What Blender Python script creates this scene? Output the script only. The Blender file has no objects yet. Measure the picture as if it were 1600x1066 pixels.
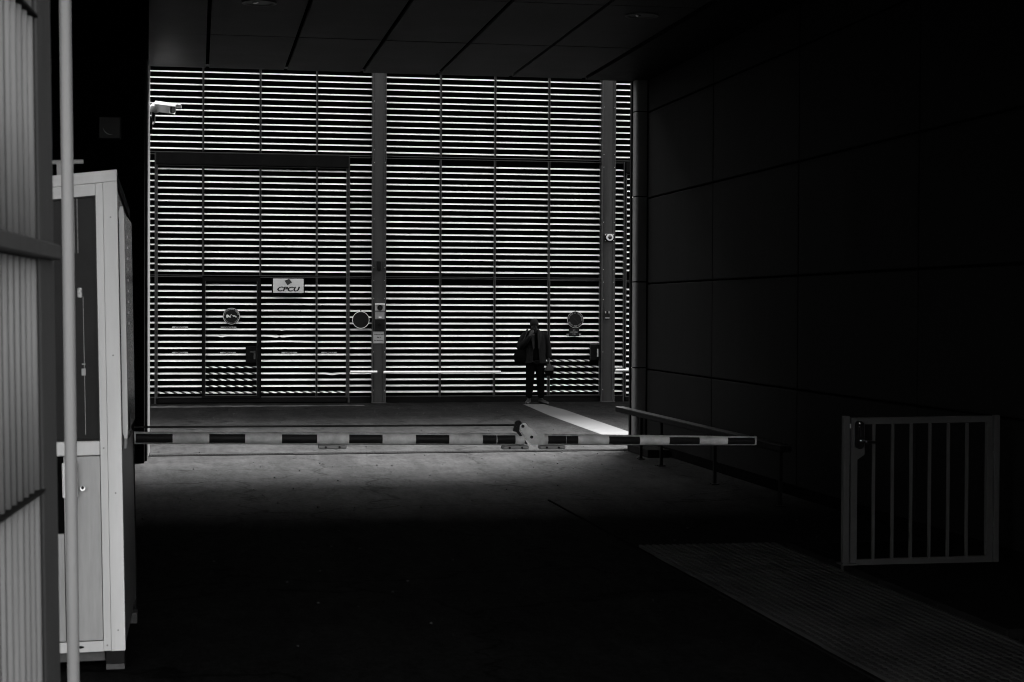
import bpy, bmesh, math, random
from mathutils import Vector, Matrix, Euler
random.seed(7)
scene = bpy.context.scene
COL = scene.collection
R = math.radians

# ------------------------------------------------------------------ camera, sky, sun, exposure
cam_d = bpy.data.cameras.new('camera'); cam = bpy.data.objects.new('camera', cam_d); COL.objects.link(cam)
YAW, PITCH, ROLL, EYE = math.atan(489/2700), math.atan(49/2700), .0045, 1.84
fw = Vector((math.sin(YAW)*math.cos(PITCH), math.cos(YAW)*math.cos(PITCH), -math.sin(PITCH)))
r0 = Vector((math.cos(YAW), -math.sin(YAW), 0)); u0 = r0.cross(fw)
rt = r0*math.cos(ROLL)+u0*math.sin(ROLL); up = -r0*math.sin(ROLL)+u0*math.cos(ROLL)
M = Matrix((rt, up, -fw)).transposed().to_4x4(); M.translation = (0, 0, EYE)
cam.matrix_world = M
cam_d.sensor_width = 36; cam_d.lens = 36*2700/1600; cam_d.clip_start = .05; cam_d.clip_end = 3000
cam_d.dof.use_dof = True; cam_d.dof.focus_distance = 30; cam_d.dof.aperture_fstop = 9
scene.camera = cam

SUN_EL, SUN_AZ = R(53.5), R(34)          # behind the louvred building, a little to its far end
world = bpy.data.worlds.new('World'); scene.world = world; world.use_nodes = True
wn = world.node_tree.nodes; wl = world.node_tree.links; wn.clear()
sky = wn.new('ShaderNodeTexSky'); sky.sky_type = 'NISHITA'; sky.sun_disc = False
sky.sun_elevation = SUN_EL; sky.sun_rotation = SUN_AZ; sky.dust_density = 4; sky.air_density = 1.5
bw = wn.new('ShaderNodeRGBToBW'); bgn = wn.new('ShaderNodeBackground'); wo = wn.new('ShaderNodeOutputWorld')
bgn.inputs['Strength'].default_value = .15
wl.new(sky.outputs[0], bw.inputs[0]); wl.new(bw.outputs[0], bgn.inputs['Color']); wl.new(bgn.outputs[0], wo.inputs[0])
sd = bpy.data.lights.new('sun', 'SUN'); sun = bpy.data.objects.new('sun', sd); COL.objects.link(sun)
sd.energy = 3.4; sd.angle = R(24); sd.color = (1, 1, 1)
sdir = Vector((math.sin(SUN_AZ)*math.cos(SUN_EL), math.cos(SUN_AZ)*math.cos(SUN_EL), math.sin(SUN_EL)))
sun.rotation_euler = (-sdir).to_track_quat('-Z', 'Y').to_euler(); sun.location = (8, 40, 30)
scene.view_settings.view_transform = 'Standard'; scene.view_settings.look = 'None'
scene.view_settings.gamma = 1; scene.view_settings.use_curve_mapping = False
scene.view_settings.exposure = 3.5
try:
    scene.cycles.max_bounces = 6; scene.cycles.diffuse_bounces = 4; scene.cycles.glossy_bounces = 4
    scene.cycles.caustics_reflective = False; scene.cycles.caustics_refractive = False
    scene.cycles.use_denoising = True; scene.cycles.filter_width = 1.05
except Exception: pass

# ------------------------------------------------------------------ materials (all grey: the place is photographed in black and white)
def mat(name, v, rough=.6, spec=.3, metal=0, var=.0, vscale=6, bump=.0, bscale=60, streak=False):
    m = bpy.data.materials.new(name); m.use_nodes = True
    nt = m.node_tree; b = nt.nodes['Principled BSDF']
    b.inputs['Base Color'].default_value = (v, v, v, 1); b.inputs['Roughness'].default_value = rough
    b.inputs['Specular IOR Level'].default_value = spec; b.inputs['Metallic'].default_value = metal
    geo = nt.nodes.new('ShaderNodeNewGeometry')
    if var > 0:
        mp = nt.nodes.new('ShaderNodeMapping'); nt.links.new(geo.outputs['Position'], mp.inputs[0])
        if streak: mp.inputs['Scale'].default_value = (1, 1, .12)
        n = nt.nodes.new('ShaderNodeTexNoise'); n.inputs['Scale'].default_value = vscale
        n.inputs['Detail'].default_value = 5; n.inputs['Roughness'].default_value = .65
        nt.links.new(mp.outputs[0], n.inputs['Vector'])
        rp = nt.nodes.new('ShaderNodeMapRange'); rp.inputs[1].default_value = .3; rp.inputs[2].default_value = .7
        rp.inputs[3].default_value = v*(1-var); rp.inputs[4].default_value = v*(1+var)
        nt.links.new(n.outputs[0], rp.inputs[0])
        cc = nt.nodes.new('ShaderNodeCombineColor')
        for i in range(3): nt.links.new(rp.outputs[0], cc.inputs[i])
        nt.links.new(cc.outputs[0], b.inputs['Base Color'])
        rr = nt.nodes.new('ShaderNodeMapRange'); rr.inputs[3].default_value = max(.05, rough-.12); rr.inputs[4].default_value = min(1, rough+.1)
        nt.links.new(n.outputs[0], rr.inputs[0]); nt.links.new(rr.outputs[0], b.inputs['Roughness'])
    if bump > 0:
        n2 = nt.nodes.new('ShaderNodeTexNoise'); n2.inputs['Scale'].default_value = bscale; n2.inputs['Detail'].default_value = 4
        nt.links.new(geo.outputs['Position'], n2.inputs['Vector'])
        bp = nt.nodes.new('ShaderNodeBump'); bp.inputs['Strength'].default_value = bump; bp.inputs['Distance'].default_value = .01
        nt.links.new(n2.outputs[0], bp.inputs['Height']); nt.links.new(bp.outputs[0], b.inputs['Normal'])
    return m

def math_node(nt, op, a, b=None, c=None):
    n = nt.nodes.new('ShaderNodeMath'); n.operation = op
    for i, x in enumerate((a, b, c)):
        if x is None: continue
        if isinstance(x, (int, float)): n.inputs[i].default_value = x
        else: nt.links.new(x, n.inputs[i])
    return n.outputs[0]

def grey(nt, val):
    cc = nt.nodes.new('ShaderNodeCombineColor')
    for i in range(3): nt.links.new(val, cc.inputs[i])
    return cc.outputs[0]

def asphalt_mat():
    m = bpy.data.materials.new('asphalt'); m.use_nodes = True; nt = m.node_tree; b = nt.nodes['Principled BSDF']
    geo = nt.nodes.new('ShaderNodeNewGeometry')
    def noise(scale, detail, sx=1, sy=1, rough=.6):
        mp = nt.nodes.new('ShaderNodeMapping'); mp.inputs['Scale'].default_value = (sx, sy, 1)
        nt.links.new(geo.outputs['Position'], mp.inputs[0])
        n = nt.nodes.new('ShaderNodeTexNoise'); n.inputs['Scale'].default_value = scale; n.inputs['Detail'].default_value = detail
        n.inputs['Roughness'].default_value = rough
        nt.links.new(mp.outputs[0], n.inputs['Vector']); return n.outputs[0]
    big = noise(1.0, 6, .8, .6, .66)       # damp and dry patches
    mid = noise(3.2, 6, 1, .5); fine = noise(110, 2); speck = noise(24, 4, 1, .6, .75)
    wet = nt.nodes.new('ShaderNodeMapRange'); wet.interpolation_type = 'SMOOTHSTEP'
    wet.inputs[1].default_value = .47; wet.inputs[2].default_value = .60
    nt.links.new(big, wet.inputs[0])
    dry = math_node(nt, 'MULTIPLY_ADD', wet.outputs[0], .0005, .0034)
    v = math_node(nt, 'MULTIPLY', dry, math_node(nt, 'MULTIPLY_ADD', mid, .4, .8))
    v = math_node(nt, 'MULTIPLY', v, math_node(nt, 'MULTIPLY_ADD', fine, 1.0, .5))
    sc = nt.nodes.new('ShaderNodeMapRange'); sc.inputs[1].default_value = .3; sc.inputs[2].default_value = .7; sc.inputs[3].default_value = .45; sc.inputs[4].default_value = 1.6
    nt.links.new(speck, sc.inputs[0]); v = math_node(nt, 'MULTIPLY', v, sc.outputs[0])
    # fine cracks: edges of large distorted cells, only here and there
    nd = nt.nodes.new('ShaderNodeTexNoise'); nd.inputs['Scale'].default_value = 2.0; nd.inputs['Detail'].default_value = 4; nt.links.new(geo.outputs['Position'], nd.inputs['Vector'])
    va = nt.nodes.new('ShaderNodeVectorMath'); va.operation = 'MULTIPLY_ADD'; va.inputs[1].default_value = (.9, .9, 0); nt.links.new(nd.outputs['Color'], va.inputs[0]); nt.links.new(geo.outputs['Position'], va.inputs[2])
    vo = nt.nodes.new('ShaderNodeTexVoronoi'); vo.feature = 'DISTANCE_TO_EDGE'; vo.inputs['Scale'].default_value = .42; nt.links.new(va.outputs[0], vo.inputs['Vector'])
    cr = nt.nodes.new('ShaderNodeMapRange'); cr.inputs[1].default_value = .002; cr.inputs[2].default_value = .011; cr.inputs[3].default_value = .45; cr.inputs[4].default_value = 1
    nt.links.new(vo.outputs['Distance'], cr.inputs[0]); v = math_node(nt, 'MULTIPLY', v, cr.outputs[0])
    st2 = nt.nodes.new('ShaderNodeMapRange'); st2.inputs[1].default_value = .3; st2.inputs[2].default_value = .7; st2.inputs[3].default_value = .62; st2.inputs[4].default_value = 1.4
    nt.links.new(noise(8, 5, 1, .3, .8), st2.inputs[0]); v = math_node(nt, 'MULTIPLY', v, st2.outputs[0])
    # long rubbed wheel tracks running through the passage
    tr = nt.nodes.new('ShaderNodeMapRange'); tr.inputs[1].default_value = .35; tr.inputs[2].default_value = .65; tr.inputs[3].default_value = .85; tr.inputs[4].default_value = 1.1
    nt.links.new(noise(2.4, 3, 1, .05), tr.inputs[0]); v = math_node(nt, 'MULTIPLY', v, tr.outputs[0])
    nt.links.new(grey(nt, v), b.inputs['Base Color'])
    ro = math_node(nt, 'MULTIPLY_ADD', speck, .22, .56)
    ro = math_node(nt, 'MULTIPLY_ADD', noise(7, 6, 1, .35, .8), .22, ro)
    ro = math_node(nt, 'MULTIPLY_ADD', noise(30, 3, 1, .5, .7), .16, ro)
    ro = math_node(nt, 'MULTIPLY_ADD', wet.outputs[0], .035, ro)
    ro = math_node(nt, 'MINIMUM', ro, .98); nt.links.new(ro, b.inputs['Roughness'])
    tex = math_node(nt, 'MULTIPLY', sc.outputs[0], st2.outputs[0])
    tex = math_node(nt, 'MULTIPLY', tex, tr.outputs[0]); tex = math_node(nt, 'MULTIPLY', tex, cr.outputs[0])
    tex = math_node(nt, 'MULTIPLY', tex, math_node(nt, 'MULTIPLY_ADD', wet.outputs[0], .35, .8))
    tex = math_node(nt, 'MULTIPLY', tex, math_node(nt, 'MULTIPLY_ADD', fine, 1.2, .4))
    nt.links.new(math_node(nt, 'MULTIPLY', tex, .042), b.inputs['Specular IOR Level'])
    bp = nt.nodes.new('ShaderNodeBump'); bp.inputs['Strength'].default_value = .5; bp.inputs['Distance'].default_value = .006
    nt.links.new(math_node(nt, 'ADD', fine, speck), bp.inputs['Height']); nt.links.new(bp.outputs[0], b.inputs['Normal'])
    return m

def paint_mat(name, v, lo, hi):
    """worn road paint: holes of bare asphalt where the noise falls below the threshold"""
    m = bpy.data.materials.new(name); m.use_nodes = True; nt = m.node_tree; b = nt.nodes['Principled BSDF']
    geo = nt.nodes.new('ShaderNodeNewGeometry')
    n = nt.nodes.new('ShaderNodeTexNoise'); n.inputs['Scale'].default_value = 2.6; n.inputs['Detail'].default_value = 7; n.inputs['Roughness'].default_value = .7
    nt.links.new(geo.outputs['Position'], n.inputs['Vector'])
    mr = nt.nodes.new('ShaderNodeMapRange'); mr.inputs[1].default_value = lo; mr.inputs[2].default_value = hi
    mr.inputs[3].default_value = .0035; mr.inputs[4].default_value = v
    nt.links.new(n.outputs[0], mr.inputs[0]); nt.links.new(grey(nt, mr.outputs[0]), b.inputs['Base Color'])
    b.inputs['Roughness'].default_value = .75; b.inputs['Specular IOR Level'].default_value = .2
    return m

def hazard_mat():
    m = bpy.data.materials.new('hazard_stripes'); m.use_nodes = True; nt = m.node_tree; b = nt.nodes['Principled BSDF']
    geo = nt.nodes.new('ShaderNodeNewGeometry'); sp = nt.nodes.new('ShaderNodeSeparateXYZ'); nt.links.new(geo.outputs['Position'], sp.inputs[0])
    x = math_node(nt, 'MULTIPLY_ADD', sp.outputs[1], 1.15, sp.outputs[0])
    f = math_node(nt, 'FRACT', math_node(nt, 'DIVIDE', x, .165))
    s = math_node(nt, 'GREATER_THAN', f, .45)
    n = nt.nodes.new('ShaderNodeTexNoise'); n.inputs['Scale'].default_value = 18; n.inputs['Detail'].default_value = 4
    nt.links.new(geo.outputs['Position'], n.inputs['Vector'])
    s = math_node(nt, 'MULTIPLY', s, math_node(nt, 'MULTIPLY_ADD', n.outputs[0], .6, .45))
    v = math_node(nt, 'MULTIPLY_ADD', s, .85, .01)
    nt.links.new(grey(nt, v), b.inputs['Base Color']); b.inputs['Roughness'].default_value = .5
    return m

def glass_mat(name, v=.02, rough=.06, trans=.0):
    m = mat(name, v, rough, .5); b = m.node_tree.nodes['Principled BSDF']
    b.inputs['Transmission Weight'].default_value = trans; b.inputs['IOR'].default_value = 1.5
    return m

ASPH = asphalt_mat()
SLAT = mat('slat_white', .68, .45, .4, var=.16, vscale=2)
HAZ = hazard_mat()
FRAME = mat('frame_steel', .035, .5, .2)
DARKSTEEL = mat('dark_steel', .0035, .6, .03, var=.25, vscale=5)
COLUMN = mat('column_paint', .028, .5, .15, var=.3, vscale=3, streak=True)
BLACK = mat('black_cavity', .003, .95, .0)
BLACKP = mat('black_plastic', .005, .4, .12)
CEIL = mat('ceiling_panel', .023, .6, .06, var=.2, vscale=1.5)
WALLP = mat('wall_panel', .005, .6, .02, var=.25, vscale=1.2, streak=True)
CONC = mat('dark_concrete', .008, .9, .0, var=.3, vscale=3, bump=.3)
UPPER = mat('upper_facade', .06, .8, .2, var=.15, vscale=.6)
WHITEP = mat('booth_white', .49, .45, .3, var=.17, vscale=3.5, streak=True)
WHITE2 = mat('white_trim', .6, .4, .35, var=.1, vscale=9)
GREYP = mat('grey_paint', .26, .5, .35, var=.12, vscale=6, streak=True)
FENCEP = mat('fence_paint', .07, .6, .2, var=.14, vscale=7, streak=True)
STILE_SHADE = mat('fence_shaded_paint', .015, .6, .1, var=.12, vscale=7, streak=True)  # fence paint darkened for the shade on the side-facing stile, rails too
GALV = mat('galvanised_steel', .42, .5, .4, var=.18, vscale=9, streak=True)
BOOMW = mat('boom_white', .48, .5, .3, var=.32, vscale=9)
BOOMD = mat('boom_dark_band', .011, .5, .1, var=.3, vscale=20)
GATEP = mat('gate_paint', .042, .55, .15, var=.12, vscale=8)
GRATE = mat('grating_steel', .029, .5, .15, var=.55, vscale=2.2)
CHROME = mat('chrome', .8, .15, .5, 1)
MIDG = mat('mid_grey_metal', .25, .5, .4, var=.1)
SIGNG = mat('sign_grey', .38, .5, .3, var=.08, vscale=5)
SIGNB = mat('sign_dark', .006, .5, .1)
INK = mat('ink_black', .008, .6, .2)
INKW = mat('ink_white', .5, .5, .2)
INKD = mat('ink_dark_grey', .022, .6, .2)
GLASS = mat('booth_glass', .013, .22, .05, var=.3, vscale=3)
LENS = glass_mat('lens_glass', .01, .03)
STONE = mat('pavement_stone', .008, .9, .0, var=.3, vscale=4, bump=.3)
CLOTH = mat('dark_cloth', .002, .9, .0, var=.3, vscale=12, bump=.3)
COAT = mat('coat_cloth', .0045, .85, .03, var=.25, vscale=10, bump=.3)
LAPEL_LIT = mat('lit_lapel_cloth', .012, .8, .03)  # coat cloth lightened to carry the light on the lapels
LEATHER = mat('bag_leather', .014, .5, .15, var=.2)
SHOE = mat('shoe_leather', .009, .4, .2)
SKIN = mat('skin', .02, .6, .06)
HAIR = mat('hair', .005, .7, .05)
PAINTW = paint_mat('road_paint', .027, .26, .40)
PAINTWORN = paint_mat('worn_road_paint', .06, .46, .60)

# ------------------------------------------------------------------ mesh helpers
ORI = {}
def link(o): COL.objects.link(o); return o
def props(o, label=None, cat=None, group=None, kind=None):
    if label: o['label'] = label
    if cat: o['category'] = cat
    if group: o['group'] = group
    if kind: o['kind'] = kind
    return o
def empty(name, loc, label=None, cat=None, group=None, kind=None):
    o = link(bpy.data.objects.new(name, None)); o.location = loc; o.empty_display_size = .1
    ORI[o.name] = Vector(loc); return props(o, label, cat, group, kind)

class MB:
    def __init__(s): s.v = []; s.f = []
    def add(s, vs, fs):
        n = len(s.v); s.v += [tuple(v) for v in vs]; s.f += [tuple(i+n for i in f) for f in fs]; return s
    def box(s, x0, x1, y0, y1, z0, z1, bev=0, m=None):
        if bev <= 0:
            vs = [(x, y, z) for z in (z0, z1) for y in (y0, y1) for x in (x0, x1)]
            fs = [(0, 2, 3, 1), (4, 5, 7, 6), (0, 1, 5, 4), (2, 6, 7, 3), (0, 4, 6, 2), (1, 3, 7, 5)]
        else:
            bm = bmesh.new(); bmesh.ops.create_cube(bm, size=1)
            for v in bm.verts: v.co = Vector(((x0+x1)/2+v.co.x*(x1-x0), (y0+y1)/2+v.co.y*(y1-y0), (z0+z1)/2+v.co.z*(z1-z0)))
            bmesh.ops.bevel(bm, geom=bm.edges[:], offset=bev, segments=2 if bev > .01 else 1, affect='EDGES', profile=.6)
            bm.verts.index_update(); vs = [v.co.copy() for v in bm.verts]; fs = [[v.index for v in f.verts] for f in bm.faces]; bm.free()
        if m is not None: vs = [m @ Vector(v) for v in vs]
        return s.add(vs, fs)
    def tube(s, p0, p1, r0, r1=None, n=16, caps=True):
        r1 = r0 if r1 is None else r1; p0 = Vector(p0); p1 = Vector(p1); d = (p1-p0).normalized()
        a = d.orthogonal().normalized(); b = d.cross(a); vs = []
        for p, r in ((p0, r0), (p1, r1)):
            vs += [p+(a*math.cos(2*math.pi*i/n)+b*math.sin(2*math.pi*i/n))*r for i in range(n)]
        fs = [(i, (i+1) % n, n+(i+1) % n, n+i) for i in range(n)]
        if caps: fs += [tuple(reversed(range(n))), tuple(range(n, 2*n))]
        return s.add(vs, fs)
    def poly_tube(s, pts, r, n=10):
        for a, b in zip(pts, pts[1:]): s.tube(a, b, r, n=n)
        return s
    def loft(s, rings, caps=True):
        n = len(rings[0]); vs = [v for rg in rings for v in rg]; fs = []
        for k in range(len(rings)-1):
            fs += [(k*n+i, k*n+(i+1) % n, (k+1)*n+(i+1) % n, (k+1)*n+i) for i in range(n)]
        if caps: fs += [tuple(reversed(range(n))), tuple(range((len(rings)-1)*n, len(rings)*n))]
        return s.add(vs, fs)
    def prism(s, pts, axis, a, b):
        """polygon pts in the two other axes (in xyz order), extruded along axis from a to b"""
        def mk(p, t): q = list(p); q.insert('xyz'.index(axis), t); return q
        return s.loft([[mk(p, a) for p in pts], [mk(p, b) for p in pts]])
    def sphere(s, c, rx, ry, rz, nu=16, nv=10):
        vs = [(c[0], c[1], c[2]-rz)]
        for j in range(1, nv):
            t = math.pi*j/nv
            vs += [(c[0]+rx*math.sin(t)*math.cos(2*math.pi*i/nu), c[1]+ry*math.sin(t)*math.sin(2*math.pi*i/nu), c[2]-rz*math.cos(t)) for i in range(nu)]
        vs.append((c[0], c[1], c[2]+rz)); fs = []
        for i in range(nu): fs.append((0, 1+(i+1) % nu, 1+i))
        for j in range(nv-2):
            o = 1+j*nu; fs += [(o+i, o+(i+1) % nu, o+nu+(i+1) % nu, o+nu+i) for i in range(nu)]
        o = 1+(nv-2)*nu; fs += [(o+i, o+(i+1) % nu, len(vs)-1) for i in range(nu)]
        return s.add(vs, fs)
    def ring(s, cx, y0, y1, cz, r0, r1, n=40):
        """flat ring in the XZ plane between radii r0<r1, with depth y0..y1"""
        rg = []
        for i in range(n):
            t = 2*math.pi*i/n; c, q = math.cos(t), math.sin(t)
            rg.append([(cx+r0*c, y0, cz+r0*q), (cx+r1*c, y0, cz+r1*q), (cx+r1*c, y1, cz+r1*q), (cx+r0*c, y1, cz+r0*q)])
        vs = [v for g in rg for v in g]; fs = []
        for i in range(n):
            a = 4*i; b = 4*((i+1) % n); fs += [(a+k, a+(k+1) % 4, b+(k+1) % 4, b+k) for k in range(4)]
        return s.add(vs, fs)
    def build(s, name, material, parent=None, smooth=False, label=None, cat=None, group=None, kind=None, origin=None):
        me = bpy.data.meshes.new(name)
        o = ORI[parent.name] if parent is not None else Vector(origin or (0, 0, 0))
        me.from_pydata([(v[0]-o[0], v[1]-o[1], v[2]-o[2]) for v in s.v], [], s.f)
        bm = bmesh.new(); bm.from_mesh(me); bmesh.ops.recalc_face_normals(bm, faces=bm.faces[:]); bm.to_mesh(me); bm.free()
        me.materials.append(material)
        ob = link(bpy.data.objects.new(name, me))
        if parent is not None: ob.parent = parent
        else: ob.location = o
        ORI[ob.name] = o
        if smooth:
            for p in me.polygons: p.use_smooth = True
            try: me.set_sharp_from_angle(angle=R(38))
            except Exception: pass
        return props(ob, label, cat, group, kind)

def box(name, material, parent, *a, bev=0, **k): return MB().box(*a, bev=bev).build(name, material, parent, smooth=bev > .012, **k)

def place(name, me, parent, loc, rot=None, scale=None):
    """one more object sharing a mesh, at a world position"""
    o = link(bpy.data.objects.new(name, me)); o.parent = parent; o.location = Vector(loc)-ORI[parent.name]
    if rot: o.rotation_euler = rot
    if scale: o.scale = scale
    ORI[o.name] = Vector(loc); return o

_tc = {}
def text_geo(txt, size=1.0, align='CENTER'):
    key = (txt, size, align)
    if key not in _tc:
        cu = bpy.data.curves.new('txt', 'FONT'); cu.body = txt; cu.size = size; cu.align_x = align; cu.align_y = 'CENTER'; cu.resolution_u = 3
        o = bpy.data.objects.new('txt', cu); COL.objects.link(o)
        bpy.context.view_layer.update()
        me = bpy.data.meshes.new_from_object(o.evaluated_get(bpy.context.evaluated_depsgraph_get()))
        vs = [v.co.copy() for v in me.vertices]; fs = [tuple(p.vertices) for p in me.polygons]
        bpy.data.objects.remove(o); bpy.data.curves.remove(cu); bpy.data.meshes.remove(me)
        _tc[key] = (vs, fs)
    return _tc[key]
def add_text(mb, txt, cx, y, cz, size, sx=1, shear=0, rot=0, bold=0):
    vs, fs = text_geo(txt); c, q = math.cos(rot), math.sin(rot); out = []
    for v in vs:
        x = (v.x+shear*v.y)*size*sx; z = v.y*size
        out.append((cx+c*x-q*z, y, cz+q*x+c*z))
    mb.add(out, fs)
    if bold:
        for dx, dz in ((bold, 0), (-bold, 0), (0, bold*.6), (0, -bold*.6)): mb.add([(a+dx, b-.0004*(1+abs(dx)*1e2), e+dz) for a, b, e in out], fs)
def arc_text(mb, txt, cx, y, cz, r, a0, a1, size, top=True):
    n = len(txt)
    for i, ch in enumerate(txt):
        if ch == ' ': continue
        t = a0+(a1-a0)*(i/(n-1)); add_text(mb, ch, cx+r*math.cos(t), y, cz+r*math.sin(t), size, rot=t-math.pi/2 if top else t+math.pi/2, bold=size*.012)

# ------------------------------------------------------------------ ground
YF, YE, ZC = 33.85, 22.35, 4.89          # louvred front, end of the passage, ceiling height
XL, XR = -.612, 5.82
gr = MB().add([(-400, -400, 0), (400, -400, 0), (400, 400, 0), (-400, 400, 0)], [(0, 1, 2, 3)]).build('ground', ASPH, kind='structure')
gr['label'] = 'dark asphalt roadway running through the passage'
mb = MB(); L = [(6.2, 33.05), (6.08, 31), (5.985, 29.3), (5.86, 25.3), (5.74, 22.0)]; Rr = [(6.6, 33.0), (6.62, 31), (6.55, 29.3), (6.39, 25.2), (6.2, 22.0)]
for i in range(4): mb.add([(*L[i], .004), (*L[i+1], .004), (*Rr[i+1], .004), (*Rr[i], .004)], [(0, 1, 2, 3)])
mb.build('painted_stripe', PAINTW, gr)
MB().add([(-.9, 32.45, .004), (3.1, 32.75, .004), (3.1, 33.05, .004), (-.9, 33.1, .004)], [(0, 1, 2, 3)]).build('worn_painted_line', PAINTWORN, gr)
# drain channel across the mouth of the passage
dr = empty('drain_channel', (2.5, 21.95, 0), 'narrow slotted steel drain channel set in the asphalt where the passage ends', 'drain')
def dy(x): return 21.83+(x-XL)/(5.7-XL)*.15
mb = MB(); mb.add([(XL, dy(XL), .004), (5.7, dy(5.7), .004), (5.7, dy(5.7)+.22, .004), (XL, dy(XL)+.22, .004)], [(0, 1, 2, 3)]); mb.build('channel', BLACK, dr)
mb = MB(); x = XL+.02; rnd = random.Random(5)
while x < 5.66:
    w = .013 if x < 1.15 else rnd.choice((.026, .030, .034)); mb.box(x, x+w, dy(x)+.006, dy(x)+.214, .005, .009); x += .036
mb.build('slot_bars', mat('drain_iron', .0046, .9, .01), dr, kind='stuff')
mb = MB(); mb.add([(XL, dy(XL)-.02, .009), (5.7, dy(5.7)-.02, .009), (5.7, dy(5.7)+.002, .009), (XL, dy(XL)+.002, .009)], [(0, 1, 2, 3)]); mb.add([(XL, dy(XL)+.218, .009), (5.7, dy(5.7)+.218, .009), (5.7, dy(5.7)+.24, .009), (XL, dy(XL)+.24, .009)], [(0, 1, 2, 3)]); mb.build('channel_rim', mat('drain_rim', .0046, .9, .01), dr)
st = MB().box(-300, 300, -300, 4.6, .002, .012).build('street', mat('bounce_paving', .16, .8, .2, var=.15, vscale=.8), kind='structure', label='unseen pale street paving outside the entrance, added to bounce light inside')  # out of view, kept pale to throw light up onto the booth
mb = MB(); rnd = random.Random(3)
for k in range(260):
    x, y = rnd.uniform(-.5, 5.6), 8.5+24*rnd.random()**.8; r = rnd.uniform(.004, .012); mb.sphere((x, y, r*.6), r, r*rnd.uniform(.7, 1.3), r*.6, 6, 4)
mb.build('grit', mat('grit_stone', .03, .8, .1, var=.5, vscale=3), kind='stuff', label='loose bits of grit and litter scattered on the asphalt')
# raised pavement by the wall and its perforated steel footway
pav = MB().box(4.56, XR, 8.98, 12.6, 0, .06).build('pavement', STONE, kind='structure', label='low raised stone pavement beside the dark wall')
for k in range(4): box('kerb', STONE, pav, 4.44, 4.555, 8.98+k*.92, 8.98+k*.92+.912, 0, .064, bev=.01)
fg = empty('steel_footway', (3.9, 9, 0), 'strip of perforated steel plates laid on the roadway beside the low kerb', 'walkway')
px0, px1, pl = 3.36, 4.43, .497
m1 = MB()
nb = 21
for i in range(nb):
    xx = px0+i*(px1-px0)/(nb-1); m1.box(xx-.012-3.9, xx+.012-3.9, -pl/2, pl/2, .006, .026)
for j in range(8):
    yy = -pl/2+.012+j*(pl-.024)/7; m1.box(px0-3.9, px1-3.9, yy-.012, yy+.012, .006, .019)
pm = m1.build('plate', GRATE, fg, origin=(0, 0, 0)); pmesh = pm.data
bpy.data.objects.remove(pm)
pmesh = None
mm = bpy.data.meshes.new('plate'); mm.from_pydata(m1.v, [], m1.f); mm.materials.append(GRATE)
for k in range(20):
    o = place('plate', mm, fg, (3.9+random.uniform(-.004, .004), 3.2+k*.5, 0)); o.rotation_euler = (random.uniform(-.002, .002), random.uniform(-.002, .002), 0)
box('backing', BLACK, fg, px0-.03, px1+.005, 2.9, 12.95, .002, .005)
box('edge_angle', CONC, fg, px0-.05, px0-.035, 2.9, 16.3, .002, .012)

# ------------------------------------------------------------------ passage: ceiling, walls, pier
ce = MB().box(-12, 20, 4.8, YE, ZC+.06, 15).build('ceiling', CONC, kind='structure', label='building spanning the passage, its underside and the unseen storeys above')  # one block with the unseen storeys above, which also shut out sky
xs = [-.87, .1, 1.085, 2.06, 3.04, 4.01, 4.985]
ys = [YE, 19.62, 16.9, 14.2, 11.5, 8.8, 6.1]
for a, b in zip(xs, xs[1:]):
    for c, d in zip(ys[1:], ys):
        dz = random.uniform(-.003, .003)
        box('ceiling_panel', CEIL, ce, a+.021, b-.021, c+.009, d-.009, ZC+dz, ZC+.03+dz, bev=.004)
box('light_block_beam', CONC, ce, -12, 20, 4.7, 5.2, 3.5, ZC+.05)  # unseen beam added to cut the entrance light further in
box('ceiling_edge_strip', DARKSTEEL, ce, 5.02, 9.4, 6.1, YE, ZC-.01, ZC+.04)
box('ceiling_backing', BLACK, ce, -3.1, 5.02, 4.81, YE-.01, ZC+.045, ZC+.058)
box('ceiling_panel_row', CEIL, ce, -3.0, 5.0, 5.21, 6.08, ZC, ZC+.03)

for (lx, ly, lab) in ((.585, 17.45, 'round recessed downlight in the ceiling panel, unlit, above the barrier hinge end'), (4.5, 17.4, 'round recessed downlight in the ceiling near the dark wall, unlit')):
    d = empty('downlight', (lx, ly, ZC), lab, 'ceiling light', 'recessed downlights in the passage ceiling')
    mb = MB(); n = 32; rg = []
    prof = [(.13, 0), (.155, -.012), (.175, -.010), (.178, .004)]
    rings = [[(lx+r*math.cos(2*math.pi*i/n), ly+r*math.sin(2*math.pi*i/n), ZC+z-.002) for i in range(n)] for r, z in prof]
    mb.loft(rings, caps=False).build('trim_ring', mat('lamp_ring', .04, .5, .2), d, smooth=True)
    MB().loft([[(lx+r*math.cos(2*math.pi*i/n), ly+r*math.sin(2*math.pi*i/n), ZC+z) for i in range(n)] for r, z in ((.128, -.003), (.1, .03), (.09, .033))]).build('reflector', BLACKP, d, smooth=True)
    MB().sphere((lx-.04, ly, ZC+.005), .035, .035, .02).build('lamp', CHROME, d, smooth=True)

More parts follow.
